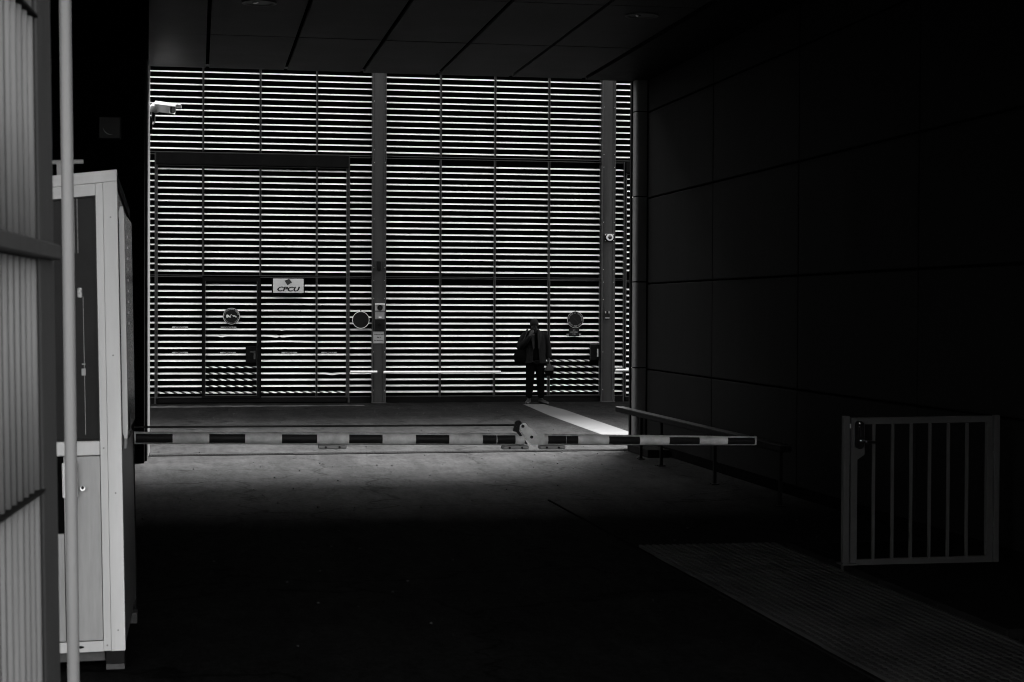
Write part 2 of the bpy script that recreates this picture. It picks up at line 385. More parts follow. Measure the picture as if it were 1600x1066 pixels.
# panelled side wall with rounded end
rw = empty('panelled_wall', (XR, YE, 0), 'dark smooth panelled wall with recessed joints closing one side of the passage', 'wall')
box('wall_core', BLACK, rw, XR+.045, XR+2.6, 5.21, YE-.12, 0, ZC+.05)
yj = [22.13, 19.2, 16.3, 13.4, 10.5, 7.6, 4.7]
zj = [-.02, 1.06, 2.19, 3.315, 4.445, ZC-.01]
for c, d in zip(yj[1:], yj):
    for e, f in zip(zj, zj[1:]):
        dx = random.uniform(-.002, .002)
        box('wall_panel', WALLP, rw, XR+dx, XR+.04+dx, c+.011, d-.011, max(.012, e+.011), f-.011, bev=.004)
zj2 = [-.02, 1.08, 2.215, 3.34, 4.46, ZC-.01]
ENDC = mat('wall_end_paint', .085, .5, .2, var=.15, vscale=2, streak=True)
for e, f in zip(zj2, zj2[1:]):
    pts = [(XR-.012, YE-.205), (XR-.012, YE), (XR-.168, YE)]+[(XR-.108+.06*math.cos(t), YE-.145+.06*math.sin(t)) for t in [math.pi+math.pi/2*k/8 for k in range(9)]]
    MB().prism(pts, 'z', max(.012, e+.009), f-.009).build('end_column', ENDC, rw, smooth=True)
box('end_core', BLACK, rw, XR-.012, XR+.3, YE-.205, YE-.122, 0, ZC-.02)
box('end_core', BLACK, rw, XR-.15, XR-.02, YE-.18, YE-.02, 0, ZC-.02)
box('end_fin', DARKSTEEL, rw, XR-.188, XR-.172, YE-.06, YE+.01, .012, ZC-.02)
box('skirting', BLACK, rw, XR-.02, XR-.002, 4.7, 22.1, .004, .11)
box('light_block_return', CONC, rw, 2.8, 12, 4.72, 5.18, 0, 3.49)  # unseen return added to shade the wall and gate from entrance light

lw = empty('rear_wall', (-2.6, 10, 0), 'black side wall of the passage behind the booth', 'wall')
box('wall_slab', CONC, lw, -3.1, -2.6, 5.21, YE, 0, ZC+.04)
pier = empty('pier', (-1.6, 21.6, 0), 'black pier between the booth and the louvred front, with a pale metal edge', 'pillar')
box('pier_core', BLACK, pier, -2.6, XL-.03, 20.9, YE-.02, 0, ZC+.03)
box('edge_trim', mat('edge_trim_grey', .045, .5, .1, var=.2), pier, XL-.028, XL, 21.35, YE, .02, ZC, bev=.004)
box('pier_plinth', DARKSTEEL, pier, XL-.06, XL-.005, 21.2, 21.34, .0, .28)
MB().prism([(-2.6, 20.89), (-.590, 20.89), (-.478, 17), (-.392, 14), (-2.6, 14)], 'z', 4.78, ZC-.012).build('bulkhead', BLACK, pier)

# ------------------------------------------------------------------ louvred front
_sm = {}
PROF = [(-.002, -.0205), (.0, -.0165), (.004, -.0135), (.066, .0145), (.066, .0115), (.004, -.0205)]
def slat_mesh(w, material, dent=None):
    key = (round(w, 3), material.name) if dent is None else None
    if key and key in _sm: return _sm[key]
    me = bpy.data.meshes.new('slat'); mb = MB()
    if dent is None: xs_ = [-w/2, w/2]
    else: xs_ = [-w/2+w*i/24 for i in range(25)]
    rings = []
    for x in xs_:
        dz = 0; tw = 0
        if dent:
            for (c, wd, dp, t) in dent: g = math.exp(-((x-c)/wd)**2); dz += dp*g; tw += t*g
        rings.append([(x, y+abs(tw)*.1, z+dz+tw*(y-.04)) for y, z in PROF])
    mb.loft(rings)
    me.from_pydata(mb.v, [], mb.f); me.materials.append(material)
    bm = bmesh.new(); bm.from_mesh(me); bmesh.ops.recalc_face_normals(bm, faces=bm.faces[:]); bm.to_mesh(me); bm.free()
    if key: _sm[key] = me
    return me
def slats(parent, x0, x1, zs, material=SLAT, y=YF, dents=None, skip=()):
    for k, z in enumerate(zs):
        m = material(k) if callable(material) and not hasattr(material, 'node_tree') else material
        me = slat_mesh(x1-x0, m, (dents or {}).get(k))
        a, b = x0, x1
        o = place('slat', me, parent, ((x0+x1)/2, y+random.uniform(-.0015, .0015), z+random.uniform(-.0012, .0012)))
        o.rotation_euler = (random.uniform(-.010, .008), random.uniform(-.0008, .0008), 0)
ZU = [6.39-.1226*k for k in range(13)]
ZM = [4.662-.1226*k for k in range(18)]
ZL = [2.299-.1224*k for k in range(18)]
def mullion(parent, x, z0, z1, w=.034, y=YF):
    mb = MB(); mb.box(x-w/2, x-w/2+.009, y-.012, y+.09, z0, z1).box(x+w/2-.009, x+w/2, y-.012, y+.09, z0, z1).box(x-w/2+.009, x+w/2-.009, y+.02, y+.03, z0, z1)
    mb.build('mullion', FRAME, parent)
def rail(parent, x0, x1, z, y=YF, h=.012): box('rail', FRAME, parent, x0, x1, y-.008, y+.09, z-h/2, z+h/2)

fa = empty('louvred_facade', (3.5, YF, 0), 'louvred building front above the gates with its fixed slat panels and dark upper wall', 'building')
box('upper_wall', UPPER, fa, -12, 20, YF-.02, YF+.6, 6.52, 12.2)
box('backing_wall', BLACK, fa, -12, 20, YF+.22, YF+.6, 0, 6.515)
box('plain_wing', UPPER, fa, -12, -1.98, YF-.02, YF+.215, 0, 6.515); box('plain_wing', UPPER, fa, 9.62, 20, YF-.02, YF+.215, 0, 6.515)
cols = [(-1.96, -1.035), (-1.0, .058), (.092, 1.149), (1.185, 2.24), (2.274, 3.33), (3.61, 4.672), (4.707, 5.758), (5.795, 6.85), (6.888, 7.93), (8.22, 9.27)]
for a, b in cols: slats(fa, a, b, ZU)
for x in (-1.017, .075, 1.167, 2.257, 4.69, 5.777, 6.869): mullion(fa, x, 4.86, 6.5)
slats(fa, 2.9, 3.33, ZM+ZL); slats(fa, -1.0, -.842, ZM+ZL); slats(fa, 8.225, 8.402, ZM+ZL); slats(fa, -1.96, -1.035, ZM+ZL)
mullion(fa, -1.017, .1, 4.8)
for a, b in ((-1.96, 3.33), (3.61, 7.93), (8.22, 9.6)): rail(fa, a, b, 4.842)
for a, b in ((2.9, 3.33), (8.22, 8.4), (-1.0, -.842)): rail(fa, a, b, 4.80); rail(fa, a, b, 2.478); rail(fa, a, b, 2.446); rail(fa, a, b, .125)
for a, b in ((2.87, 3.33), (8.22, 8.43), (-1.96, -.815)): box('plinth', DARKSTEEL, fa, a, b, YF-.01, YF+.2, 0, .11)
mullion(fa, 2.885, .0, 4.82, .026); mullion(fa, 8.412, 0, 4.82, .02); mullion(fa, -.83, 0, 4.82, .024)
box('lintel', DARKSTEEL, fa, -.815, 2.872, YF-.05, YF+.2, 4.60, 4.825, bev=.006); box('lintel', DARKSTEEL, fa, 8.44, 9.6, YF-.05, YF+.2, 4.60, 4.825, bev=.006)

# left vehicle gate with a wicket door
g1 = empty('louvred_gate', (1.0, YF, 0), 'wide louvred vehicle gate with a wicket door and the grey company plate', 'gate', 'louvred vehicle gates')
GC = [(-.782, .052), (.098, 1.148), (1.186, 2.238), (2.276, 2.832)]
for i, (a, b) in enumerate(GC):
    slats(g1, a, b, [z+(.0 if k else 0) for k, z in enumerate([4.525-.1226*j for j in range(17)])])
def hz(k): return HAZ if k == 17 else SLAT
slats(g1, *GC[0], ZL, hz)
slats(g1, *GC[2], ZL, hz, dents={8: [(-.18, .16, -.012, .25), (-.17, .03, .0, -.5)], 9: [(-.1, .4, .012, .0)], 7: [(-.13, .03, -.002, .2)]})
slats(g1, *GC[3], ZL, hz, dents={14: [(.0, .09, -.017, .1)], 13: [(.05, .2, -.003, 0)]})
for x in (.075, 1.167, 2.257): mullion(g1, x, 2.49, 4.58)
mullion(g1, 2.257, .1, 2.44)
for x in (-.797, 2.848): mullion(g1, x, .02, 4.595, .028)
rail(g1, -.8, 2.85, 4.583); rail(g1, -.8, 2.85, 2.478); rail(g1, -.8, .06, 2.446); rail(g1, 1.17, 2.85, 2.446); rail(g1, -.8, .05, .125, h=.02); rail(g1, 1.19, 2.85, .125, h=.02)
box('kick_plate', DARKSTEEL, g1, -.81, 2.86, YF-.012, YF+.1, .02, .105)
dr1 = empty('door', (.6, YF, 0)); dr1.parent = g1; dr1.location = Vector((.6, YF, 0))-ORI[g1.name]
slats(dr1, .118, 1.105, ZL[:10], SLAT, y=YF-.012, dents={8: [(-.18, .05, -.004, .4)]})
slats(dr1, .118, .888, ZL[10:13], SLAT, y=YF-.012); slats(dr1, .118, 1.105, ZL[13:], HAZ, y=YF-.012)
mb = MB(); mb.box(.062, .112, YF-.03, YF+.08, .11, 2.44).box(1.108, 1.172, YF-.03, YF+.08, .11, 2.44).box(.112, 1.108, YF-.03, YF+.08, 2.36, 2.44).box(.112, 1.108, YF-.03, YF+.08, .11, .155); mb.build('door_frame', DARKSTEEL, dr1)
mb = MB(); mb.box(.113, .121, YF-.034, YF, .155, 2.36).box(1.100, 1.107, YF-.034, YF, .155, 2.36).box(.113, 1.107, YF-.034, YF, .15, .158); mb.build('frame_edge', FRAME, dr1)
lk = box('lock_plate', DARKSTEEL, dr1, .892, 1.1, YF-.045, YF-.005, .79, 1.11, bev=.004)
mb = MB(); mb.tube((1.06, YF-.1, 1.0), (1.06, YF-.04, 1.0), .012); mb.box(.97, 1.07, YF-.1, YF-.085, .99, 1.01); mb.box(1.04, 1.075, YF-.055, YF-.044, .86, 1.02); mb.build('handle', FRAME, dr1)

# middle bay
g2 = empty('louvred_bay', (5.8, YF, 0), 'four panel wide louvred gate bay between the two steel columns', 'gate', 'louvred vehicle gates')
BC = [(3.61, 4.668), (4.705, 5.757), (5.795, 6.852), (6.892, 7.915)]
for a, b in BC: slats(g2, a, b, ZM)
for a, b in BC[:3]: slats(g2, a, b, ZL)
for x in (4.687, 5.776, 6.873): mullion(g2, x, .1, 4.80, .036)
for z in (4.80, 2.478, 2.446, .125): rail(g2, 3.61, 7.93, z)
box('kick_plate', DARKSTEEL, g2, 3.61, 7.93, YF-.012, YF+.1, .005, .112)
dr2 = empty('door', (7.4, YF, 0)); dr2.parent = g2; dr2.location = Vector((7.4, YF, 0))-ORI[g2.name]
slats(dr2, 6.9, 7.905, ZL[:10], SLAT, y=YF-.01); slats(dr2, 6.9, 7.715, ZL[10:12], SLAT, y=YF-.01); slats(dr2, 6.9, 7.715, ZL[12:13], HAZ, y=YF-.01); slats(dr2, 6.9, 7.905, ZL[13:], HAZ, y=YF-.01)
mb = MB(); mb.box(6.885, 6.897, YF-.03, YF+.05, .13, 2.43).box(7.91, 7.925, YF-.03, YF+.05, .13, 2.43).box(6.897, 7.91, YF-.03, YF+.05, .13, .142).box(6.897, 7.91, YF-.03, YF+.05, 2.42, 2.43); mb.build('door_frame', FRAME, dr2)
box('lock_plate', DARKSTEEL, dr2, 7.718, 7.908, YF-.045, YF-.005, .835, 1.145, bev=.004)
mb = MB(); mb.box(7.715, 7.908, YF-.048, YF-.04, 1.143, 1.152).box(7.712, 7.72, YF-.048, YF-.04, .835, 1.152); mb.build('lock_edge', FRAME, dr2)
mb = MB(); mb.box(7.855, 7.88, YF-.075, YF-.045, .90, 1.06, bev=.006); mb.build('handle', MIDG, dr2)

g3 = empty('louvred_gate', (9, YF, 0), 'narrow visible end of a second louvred gate beside the panelled wall', 'gate', 'louvred vehicle gates')
slats(g3, 8.47, 9.5, [4.525-.04-.1226*j for j in range(16)]); slats(g3, 8.47, 9.5, [z-.037 for z in ZL])
mullion(g3, 8.455, .02, 4.595, .022); rail(g3, 8.45, 9.55, 4.575); rail(g3, 8.45, 9.55, 2.442); rail(g3, 8.45, 9.55, 2.41); rail(g3, 8.45, 9.55, .1); mullion(g3, 9.53, .02, 4.595, .03)
box('kick_plate', DARKSTEEL, g3, 8.44, 9.6, YF-.012, YF+.1, .02, .09)

# steel columns
def column(x0, x1, label):
    c = empty('steel_column', ((x0+x1)/2, YF-.05, 0), label, 'column', 'steel columns of the louvred front')
    box('web', COLUMN, c, x0+.018, x1-.018, YF-.085, YF+.2, .012, 6.515, bev=.014)
    box('flange', FRAME, c, x0, x0+.016, YF-.1, YF+.2, .012, 6.515); box('flange', FRAME, c, x1-.016, x1, YF-.1, YF+.2, .012, 6.515)
    box('cover_strip', COLUMN, c, x1-.052, x1-.02, YF-.095, YF-.086, .012, 6.515)
    box('base_plate', FRAME, c, x0-.01, x1+.01, YF-.12, YF+.15, .0, .011)
    for z in (.25, 1.0, 2.05, 2.4, 2.65, 3.6, 4.7, 4.95, 5.9):
        for x in (x0+.027, x1-.027): MB().tube((x, YF-.104, z), (x, YF-.084, z), .007, n=8).build('bolt', GALV, c)
    return c
column(3.335, 3.603, 'grey steel column carrying the intercom boxes and the notice plate')
column(7.94, 8.21, 'grey steel column with the small dome camera beside the panelled wall')

# ------------------------------------------------------------------ fittings on the front
ic = empty('intercom', (3.48, YF-.09, 1.8), 'grey intercom with round lens and pale hood on the steel column', 'intercom')
box('body', MIDG, ic, 3.388, 3.572, YF-.14, YF-.096, 1.805, 1.925, bev=.006); box('hood', WHITE2, ic, 3.384, 3.576, YF-.17, YF-.096, 1.926, 1.948, bev=.003)
MB().tube((3.48, YF-.15, 1.865), (3.48, YF-.138, 1.865), .046, n=28).build('lens', LENS, ic, smooth=True); MB().ring(3.48, YF-.152, YF-.139, 1.865, .0465, .053, 28).build('lens_ring', BLACKP, ic)
box('speaker_unit', mat('intercom_grey', .15, .5), ic, 3.386, 3.57, YF-.135, YF-.096, 1.64, 1.79, bev=.012); box('call_button', WHITE2, ic, 3.455, 3.51, YF-.141, YF-.134, 1.668, 1.69, bev=.002)
kb = empty('key_box', (3.47, YF-.09, 1.42), 'black key box below the intercom on the steel column', 'box')
box('case', BLACKP, kb, 3.372, 3.58, YF-.13, YF-.096, 1.412, 1.63, bev=.008); MB().tube((3.47, YF-.14, 1.53), (3.47, YF-.128, 1.53), .03, n=20).build('dial', DARKSTEEL, kb)
nt_ = empty('notice_plate', (3.46, YF-.09, 1.17), 'grey notice plate with three lines of black text on the steel column', 'sign')
box('plate', mat('notice_grey', .22, .6, var=.15, vscale=12), nt_, 3.353, 3.568, YF-.104, YF-.096, 1.168, 1.398, bev=.002)
mb = MB(); add_text(mb, 'Livraisons sur appel', 3.46, YF-.1048, 1.345, .026, .92, bold=.0012); add_text(mb, 'Bat 6', 3.46, YF-.1048, 1.285, .036, 1, bold=.0015); add_text(mb, 'Site Beaubourg', 3.46, YF-.1048, 1.225, .03, 1, bold=.0012); mb.build('lettering', INK, nt_)
al = empty('alarm_sounder', (3.457, YF-.09, 2.58), 'small dark sounder box high on the steel column above the intercom', 'alarm')
box('case', BLACKP, al, 3.41, 3.505, YF-.16, YF-.096, 2.60, 2.775, bev=.015); MB().tube((3.457, YF-.14, 2.575), (3.457, YF-.14, 2.61), .03, .04).build('horn', BLACKP, al)

dc = empty('dome_camera', (8.085, YF-.1, 3.29), 'small white dome camera on a dark bracket plate on the steel column', 'camera')
box('mount_plate', DARKSTEEL, dc, 7.985, 8.185, YF-.112, YF-.102, 3.21, 3.365)
mb = MB(); mb.ring(8.085, YF-.17, YF-.112, 3.295, .042, .068, 28); mb.build('housing', WHITE2, dc, smooth=True)
MB().sphere((8.085, YF-.15, 3.295), .043, .05, .043).build('dome', LENS, dc, smooth=True)
mb = MB(); mb.box(7.985, 8.185, YF-.118, YF-.112, 3.357, 3.363)
mb.build('bracket_edge', GALV, dc)
for sx in (8.0, 8.17):
    for sz in (3.23, 3.345): MB().tube((sx, YF-.12, sz), (sx, YF-.11, sz), .009, n=8).build('screw', GALV, dc)
rd = empty('card_reader', (8.044, YF-.1, 1.65), 'small black card reader with grey corners on the steel column', 'card reader')
box('case', BLACKP, rd, 7.99, 8.1, YF-.13, YF-.096, 1.655, 1.825, bev=.006)
mb = MB(); mb.box(8.0, 8.02, YF-.134, YF-.129, 1.775, 1.815).box(8.07, 8.09, YF-.134, YF-.129, 1.775, 1.815).box(8.0, 8.09, YF-.134, YF-.129, 1.672, 1.692); mb.build('face_marks', MIDG, rd)

# company plate
cp = empty('company_plate', (1.704, YF-.03, 2.14), 'pale grey rectangular plate with dark diamond and the letters CPCU on the gate', 'sign')
box('panel', SIGNG, cp, 1.41, 1.997, YF-.085, YF-.06, 2.146, 2.42, bev=.003)
box('back_box', DARKSTEEL, cp, 1.385, 2.02, YF-.058, YF-.02, 2.11, 2.44)
mb = MB(); add_text(mb, 'CPCU', 1.700, YF-.0866, 2.216, .122, 1.33, shear=.28, bold=.007); mb.build('lettering', INK, cp)
c0 = (1.70, 2.366); q = [(c0[0]+.074*math.cos(a), c0[1]+.074*math.sin(a)) for a in (R(-13), R(77), R(167), R(257))]
q = [(x, min(z, 2.418)) for x, z in q]
mb = MB(); mb.prism([(x, z) for x, z in q], 'y', YF-.089, YF-.086); mb.build('diamond', INKD, cp)

# round signs
def round_sign(cx, cz, r, label, y=YF-.06):
    s = empty('round_sign', (cx, y, cz), label, 'sign')
    MB().tube((cx, y, cz), (cx, y+.02, cz), r, n=48).build('disc', SIGNB, s, smooth=True)
    return s
s1 = round_sign(.613, 1.69, .166, 'round dark sign with a tow truck pictogram on the wicket door')
MB().ring(.613, YF-.062, YF-.0605, 1.69, .150, .158, 56).build('border_ring', INKW, s1)
mb = MB(); arc_text(mb, 'STATIONNEMENT GENANT', .613, YF-.0625, 1.69, .131, R(172), R(14), .029); mb.build('lettering', INKW, s1)
mb = MB(); arc_text(mb, 'ENLEVEMENT DEMANDE', .613, YF-.0625, 1.69, .131, R(198), R(346), .021, top=False); mb.build('small_lettering', INKW, s1)
mb = MB()
y0, y1 = YF-.064, YF-.0615; ox, oz = .613, 1.69
mb.prism([(ox-.098, oz-.02), (ox-.045, oz-.02), (ox-.03, oz-.026), (ox-.006, oz-.016), (ox-.022, oz+.002), (ox-.04, oz+.004), (ox-.048, oz+.022), (ox-.064, oz+.022), (ox-.064, oz+.03), (ox-.088, oz+.03), (ox-.098, oz+.012)], 'y', y0, y1)
mb.tube((ox-.082, y0, oz-.02), (ox-.082, y1, oz-.02), .013, n=14).tube((ox-.022, y0, oz-.018), (ox-.022, y1, oz-.018), .011, n=14)
mb.prism([(ox-.028, oz+.002), (ox-.022, oz+.0), (ox+.002, oz+.036), (ox-.006, oz+.04)], 'y', y0, y1)
mb.prism([(ox+.006, oz+.036), (ox+.0, oz+.038), (ox+.014, oz+.004), (ox+.02, oz+.006)], 'y', y0, y1)
mb.prism([(ox+.014, oz+.006), (ox+.03, oz+.012), (ox+.05, oz+.018), (ox+.07, oz+.012), (ox+.098, oz-.004), (ox+.1, oz-.014), (ox+.06, oz-.008)], 'y', y0, y1)
mb.tube((ox+.088, y0, oz-.014), (ox+.088, y1, oz-.014), .012, n=14).tube((ox+.046, y0, oz-.001), (ox+.046, y1, oz-.001), .010, n=14)
mb.build('tow_pictogram', INKW, s1)
s2 = round_sign(3.113, 1.625, .166, 'plain dark disc sign with a thin pale rim beside the steel column')
MB().ring(3.113, YF-.0625, YF-.0585, 1.625, .157, .167, 56).build('border_ring', WHITE2, s2); box('hanger', BLACKP, s2, 3.103, 3.123, YF-.05, YF-.03, 1.78, 1.84)
s3 = round_sign(7.406, 1.645, .166, 'round dark no parking sign ringed with pale lettering on the escape door')
MB().ring(7.406, YF-.062, YF-.0605, 1.645, .159, .164, 56).build('border_ring', INKW, s3)
mb = MB(); arc_text(mb, 'DEFENSE DE STATIONNER', 7.406, YF-.0625, 1.645, .130, R(166), R(-4), .033); arc_text(mb, 'ACCES POMPIERS', 7.406, YF-.0625, 1.645, .130, R(203), R(322), .033, top=False); mb.build('lettering', INKW, s3)
MB().prism([(7.406-.07, 1.645+.06), (7.406-.06, 1.645+.07), (7.406+.07, 1.645-.06), (7.406+.06, 1.645-.07)], 'y', YF-.0625, YF-.061).build('slash', mat('slash_dark', .014, .5, .1), s3)
box('hanger', BLACKP, s3, 7.396, 7.416, YF-.05, YF-.03, 1.80, 1.85)
s4 = empty('fire_access_plate', (7.381, YF-.06, 1.3), 'small dark rectangular plate with three pale lines under the ringed round sign', 'sign')
box('plate', SIGNB, s4, 7.276, 7.486, YF-.06, YF-.045, 1.31, 1.475)
mb = MB(); add_text(mb, 'N 11', 7.381, YF-.0615, 1.437, .025, bold=.0006); add_text(mb, 'VOIE POMPIERS', 7.381, YF-.0615, 1.396, .0235, .92, bold=.0006); add_text(mb, '1 70 1', 7.381, YF-.0615, 1.356, .026, bold=.0006); mb.build('lettering', INKW, s4)

# small company stickers on the slats
GREYST = mat('sticker_grey', .3, .6)
for par, x, z, y in ((g1, -.36, ZL[7], YF), (g1, -.36, ZL[11], YF), (dr1, .56, ZL[7], YF-.012), (dr1, .55, ZL[11], YF-.012), (g1, 1.73, ZL[11], YF), (g1, 2.5, ZL[11], YF), (dr2, 7.39, ZL[8], YF-.01)):
    mb = MB(); mb.add([(x-.15, y+.030, z+.004), (x+.15, y+.030, z+.004), (x+.15, y+.034, z+.044), (x-.15, y+.034, z+.044)], [(0, 1, 2, 3)])
    st = mb.build('sticker', GREYST, par if par is g1 else par)
    mb = MB(); add_text(mb, 'CPCU', x, y+.028, z+.027, .036, 2.0, shear=.28, bold=.002); mb.build('lettering', INK, par)

# bumper rails
RAILW = mat('bumper_white', .62, .45, .4, var=.12, vscale=8)
bu = empty('bumper_rail', (4.7, YF-.13, .57), 'long pale steel bumper rail fixed low across the louvred bay', 'rail', 'pale bumper rails on the front')
mb = MB().tube((3.553, YF-.16, 0.6025), (5.876, YF-.16, 0.6025), 0.0275, n=20); mb.build('beam', RAILW, bu, smooth=True)
for x in (3.66, 4.69, 5.72): box('bracket', FRAME, bu, x-.03, x+.03, YF-.128, YF-.008, .585, .62)
bu = empty('bumper_rail', (3.16, YF-.13, .58), 'short pale steel bumper rail under the plain disc sign', 'rail', 'pale bumper rails on the front')
MB().tube((2.9, YF-.16, 0.6115), (3.425, YF-.16, 0.6115), 0.0245, n=20).build('beam', RAILW, bu, smooth=True)
box('bracket', FRAME, bu, 3.1, 3.16, YF-.128, YF-.008, .595, .625)
bu = empty('bumper_rail', (8.35, YF-.13, .61), 'shortest pale steel bumper rail beside the dome camera column', 'rail', 'pale bumper rails on the front')
MB().tube((8.215, YF-.16, 0.6380), (8.49, YF-.16, 0.6380), 0.0260, n=20).build('beam', RAILW, bu, smooth=True)
box('bracket', FRAME, bu, 8.3, 8.36, YF-.128, YF-.008, .62, .655)
bu = empty('bumper_rail', (-.9, YF-.13, .55), 'broken end of a pale bumper rail beside the black pier', 'rail', 'pale bumper rails on the front')
MB().tube((-1.5, YF-.16, 0.5800), (-.84, YF-.16, 0.5800), 0.0200, n=20).build('beam', RAILW, bu, smooth=True)
box('bracket', FRAME, bu, -1.2, -1.14, YF-.128, YF-.008, .565, .595)

# ------------------------------------------------------------------ white camera on the pier, floodlight
cc = empty('security_camera', (XL, YE+.1, 4.3), 'white hooded security camera on the pale edge of the black pier', 'camera')
A = Matrix.Translation((-.50, YE+.12, 4.395)) @ Euler((0, R(9), R(-32)), 'XYZ').to_matrix().to_4x4() @ Matrix.Scale(1.25, 4)
mb = MB(); mb.prism([(-.055, -.05), (.055, -.05), (.055, .028), (.034, .052), (-.034, .052), (-.055, .028)], 'x', -.02, .16); mb.v = [tuple(A @ Vector(v)) for v in mb.v]; mb.build('housing', WHITE2, cc)
mb = MB(); mb.prism([(-.063, .026), (-.04, .058), (.04, .058), (.063, .026), (.063, .02), (.036, .05), (-.036, .05), (-.063, .02)], 'x', -.03, .225); mb.v = [tuple(A @ Vector(v)) for v in mb.v]; mb.build('hood', mat('camera_white', .85, .4, .3), cc)
mb = MB(); mb.tube((.161, 0, -.006), (.172, 0, -.006), .038, n=20); mb.v = [tuple(A @ Vector(v)) for v in mb.v]; mb.build('lens', LENS, cc)
MB().sphere((-.555, YE+.11, 4.375), .075, .07, .062).build('pan_head', WHITE2, cc, smooth=True)
mb = MB(); mb.tube((-.575, YE+.11, 4.20), (-.575, YE+.11, 4.33), .026).tube((-.575, YE+.11, 4.20), (-.6, YE-.0, 4.15), .022).box(-.61, -.585, YE-.06, YE+.06, 4.1, 4.24); mb.build('arm', BLACKP, cc)

fl = empty('floodlight', (-1.034, 20.88, 3.82), 'square glass fronted floodlight high on the black pier above the booth', 'lamp')
box('case', BLACKP, fl, -1.165, -.905, 20.80, 20.89, 3.815, 4.085, bev=.01)
MB().add([(-1.15, 20.796, 3.83), (-.92, 20.796, 3.83), (-.92, 20.792, 4.07), (-1.15, 20.792, 4.07)], [(0, 1, 2, 3)]).build('glass', mat('floodlight_glass', .09, .35, .06), fl)
mb = MB(); n = 18; rg = []
for k in range(n):
    t = R(200)+R(70)*k/(n-1); w = .012*math.sin(math.pi*k/(n-1))+.001
    rg.append([(-1.0+.115*math.cos(t)*1.0, 20.7915, 3.985+.115*math.sin(t)), (-1.0+(.115+w)*math.cos(t), 20.7915, 3.985+(.115+w)*math.sin(t)), (-1.0+(.115+w)*math.cos(t), 20.787, 3.985+(.115+w)*math.sin(t)), (-1.0+.115*math.cos(t), 20.787, 3.985+.115*math.sin(t))])
mb.loft(rg).build('glint_crescent', WHITEP, fl)  # bright crescent painted on as the sheen of the glass

# ------------------------------------------------------------------ guard rail and block by the wall
hr = empty('guard_rail', (5.35, 18, 0), 'low dark steel guard rail on stub posts along the panelled wall', 'railing')
mb = MB().box(5.27, 5.38, 15.2, 21.62, .535, .592, bev=.008); mb.build('beam', DARKSTEEL, hr); box('lit_beam_top', mat('lit_rail_top', .02, .5, .1), hr, 5.268, 5.382, 15.2, 21.62, .5925, .600)  # lighter strip on the beam puts its lit top edge into colour
for y in (20.7, 19.75, 17.6, 15.5):
    MB().box(5.36, 5.39, y-.02, y+.02, .012, .534).build('post', DARKSTEEL, hr); box('foot_plate', DARKSTEEL, hr, 5.335, 5.415, y-.045, y+.045, .0, .011)
bl = empty('wheel_stop', (5.65, 21.3, 0), 'low dark rectangular block on the ground at the foot of the panelled wall', 'block')
box('body', STONE, bl, 5.5, 5.78, 20.85, 21.9, .002, .1, bev=.012)
bk = empty('ground_bracket', (5.56, 21.85, 0), 'small upright metal bracket at the end of the drain channel', 'bracket')
mb = MB().box(5.545, 5.555, 21.78, 21.92, .0, .12); mb.box(5.555, 5.62, 21.78, 21.92, .0, .01); mb.build('angle', DARKSTEEL, bk)

# ------------------------------------------------------------------ barrier
ba = empty('barrier', (-.7, 12, 0), 'striped articulated barrier boom lowered across the passage, with a dark pull rod above it', 'barrier')
box('housing', GREYP, ba, -1.0, -.52, 11.8, 12.2, 0, 1.12, bev=.02)
def zc(x): return .957-.0125*(x+.43)-(.003*(x-2.3) if x > 2.3 else 0)
def hh(x): return .0425 if x < 2.25 else .0405-.0045*(x-2.3)
def boom(x0, x1):
    mb = MB(); rings = []; n = 8
    for k in range(n+1):
        x = x0+(x1-x0)*k/n; h = hh(x); z = zc(x)
        rings.append([(x, 12-.040*math.cos(t), z+h*math.sin(t)) for t in [2*math.pi*i/28 for i in range(28)]])
    return mb.loft(rings)
boom(-.5, 2.262).build('boom', BOOMW, ba, smooth=True); boom(2.335, 3.965).build('boom_tip', BOOMW, ba, smooth=True)
for x in ((-.422, -.176), (.069, .312), (.561, .803), (1.024, 1.256), (1.489, 1.724), (1.961, 2.06), (2.065, 2.195), (2.43, 2.56), (2.562, 2.648), (2.873, 3.099), (3.317, 3.541), (3.752, 3.955)):
    rg = []
    for xx in (x[0], x[1]):
        h = hh(xx); z = zc(xx); ts = [R(-44)+R(88)*i/10 for i in range(11)]
        rg.append([(xx, 12-.0412*math.cos(t), z+(h+.0012)*math.sin(t)) for t in ts]+[(xx, 12-.0402*math.cos(t), z+(h+.0002)*math.sin(t)) for t in reversed(ts)])
    MB().loft(rg).build('dark_band', BOOMD, ba, smooth=True)
box('end_cap', MIDG, ba, 3.966, 3.974, 11.975, 12.025, .868, .932, bev=.003)
MB().prism([(2.245, 1.04), (2.225, 1.025), (2.222, 1.0), (2.262, .945), (2.31, .885), (2.352, .885), (2.352, .965), (2.335, .972), (2.262, 1.04)], 'y', 11.945, 11.957).build('hinge_plate', BOOMW, ba)
MB().prism([(2.335, .968), (2.40, .966), (2.40, .888), (2.335, .886)], 'y', 11.947, 11.9585).build('hinge_sleeve', BOOMW, ba)
for x, z in ((2.243, 1.02), (2.306, .943)): MB().tube((x, 11.934, z), (x, 11.95, z), .011, n=14).build('hinge_bolt', BLACKP, ba)
MB().prism([(2.19, 1.03), (2.21, 1.052), (2.232, 1.035), (2.222, .985), (2.285, .89), (2.272, .888), (2.205, .975), (2.18, .985)], 'y', 11.968, 11.99).build('hinge_lug', BLACKP, ba)
MB().tube((2.215, 11.955, 1.037), (2.215, 11.99, 1.037), .024, n=18).build('rod_eye', BLACKP, ba, smooth=True)
MB().tube((-.55, 11.98, 1.032), (2.2, 11.98, 1.026), .007, n=10).build('pull_rod', BLACKP, ba)
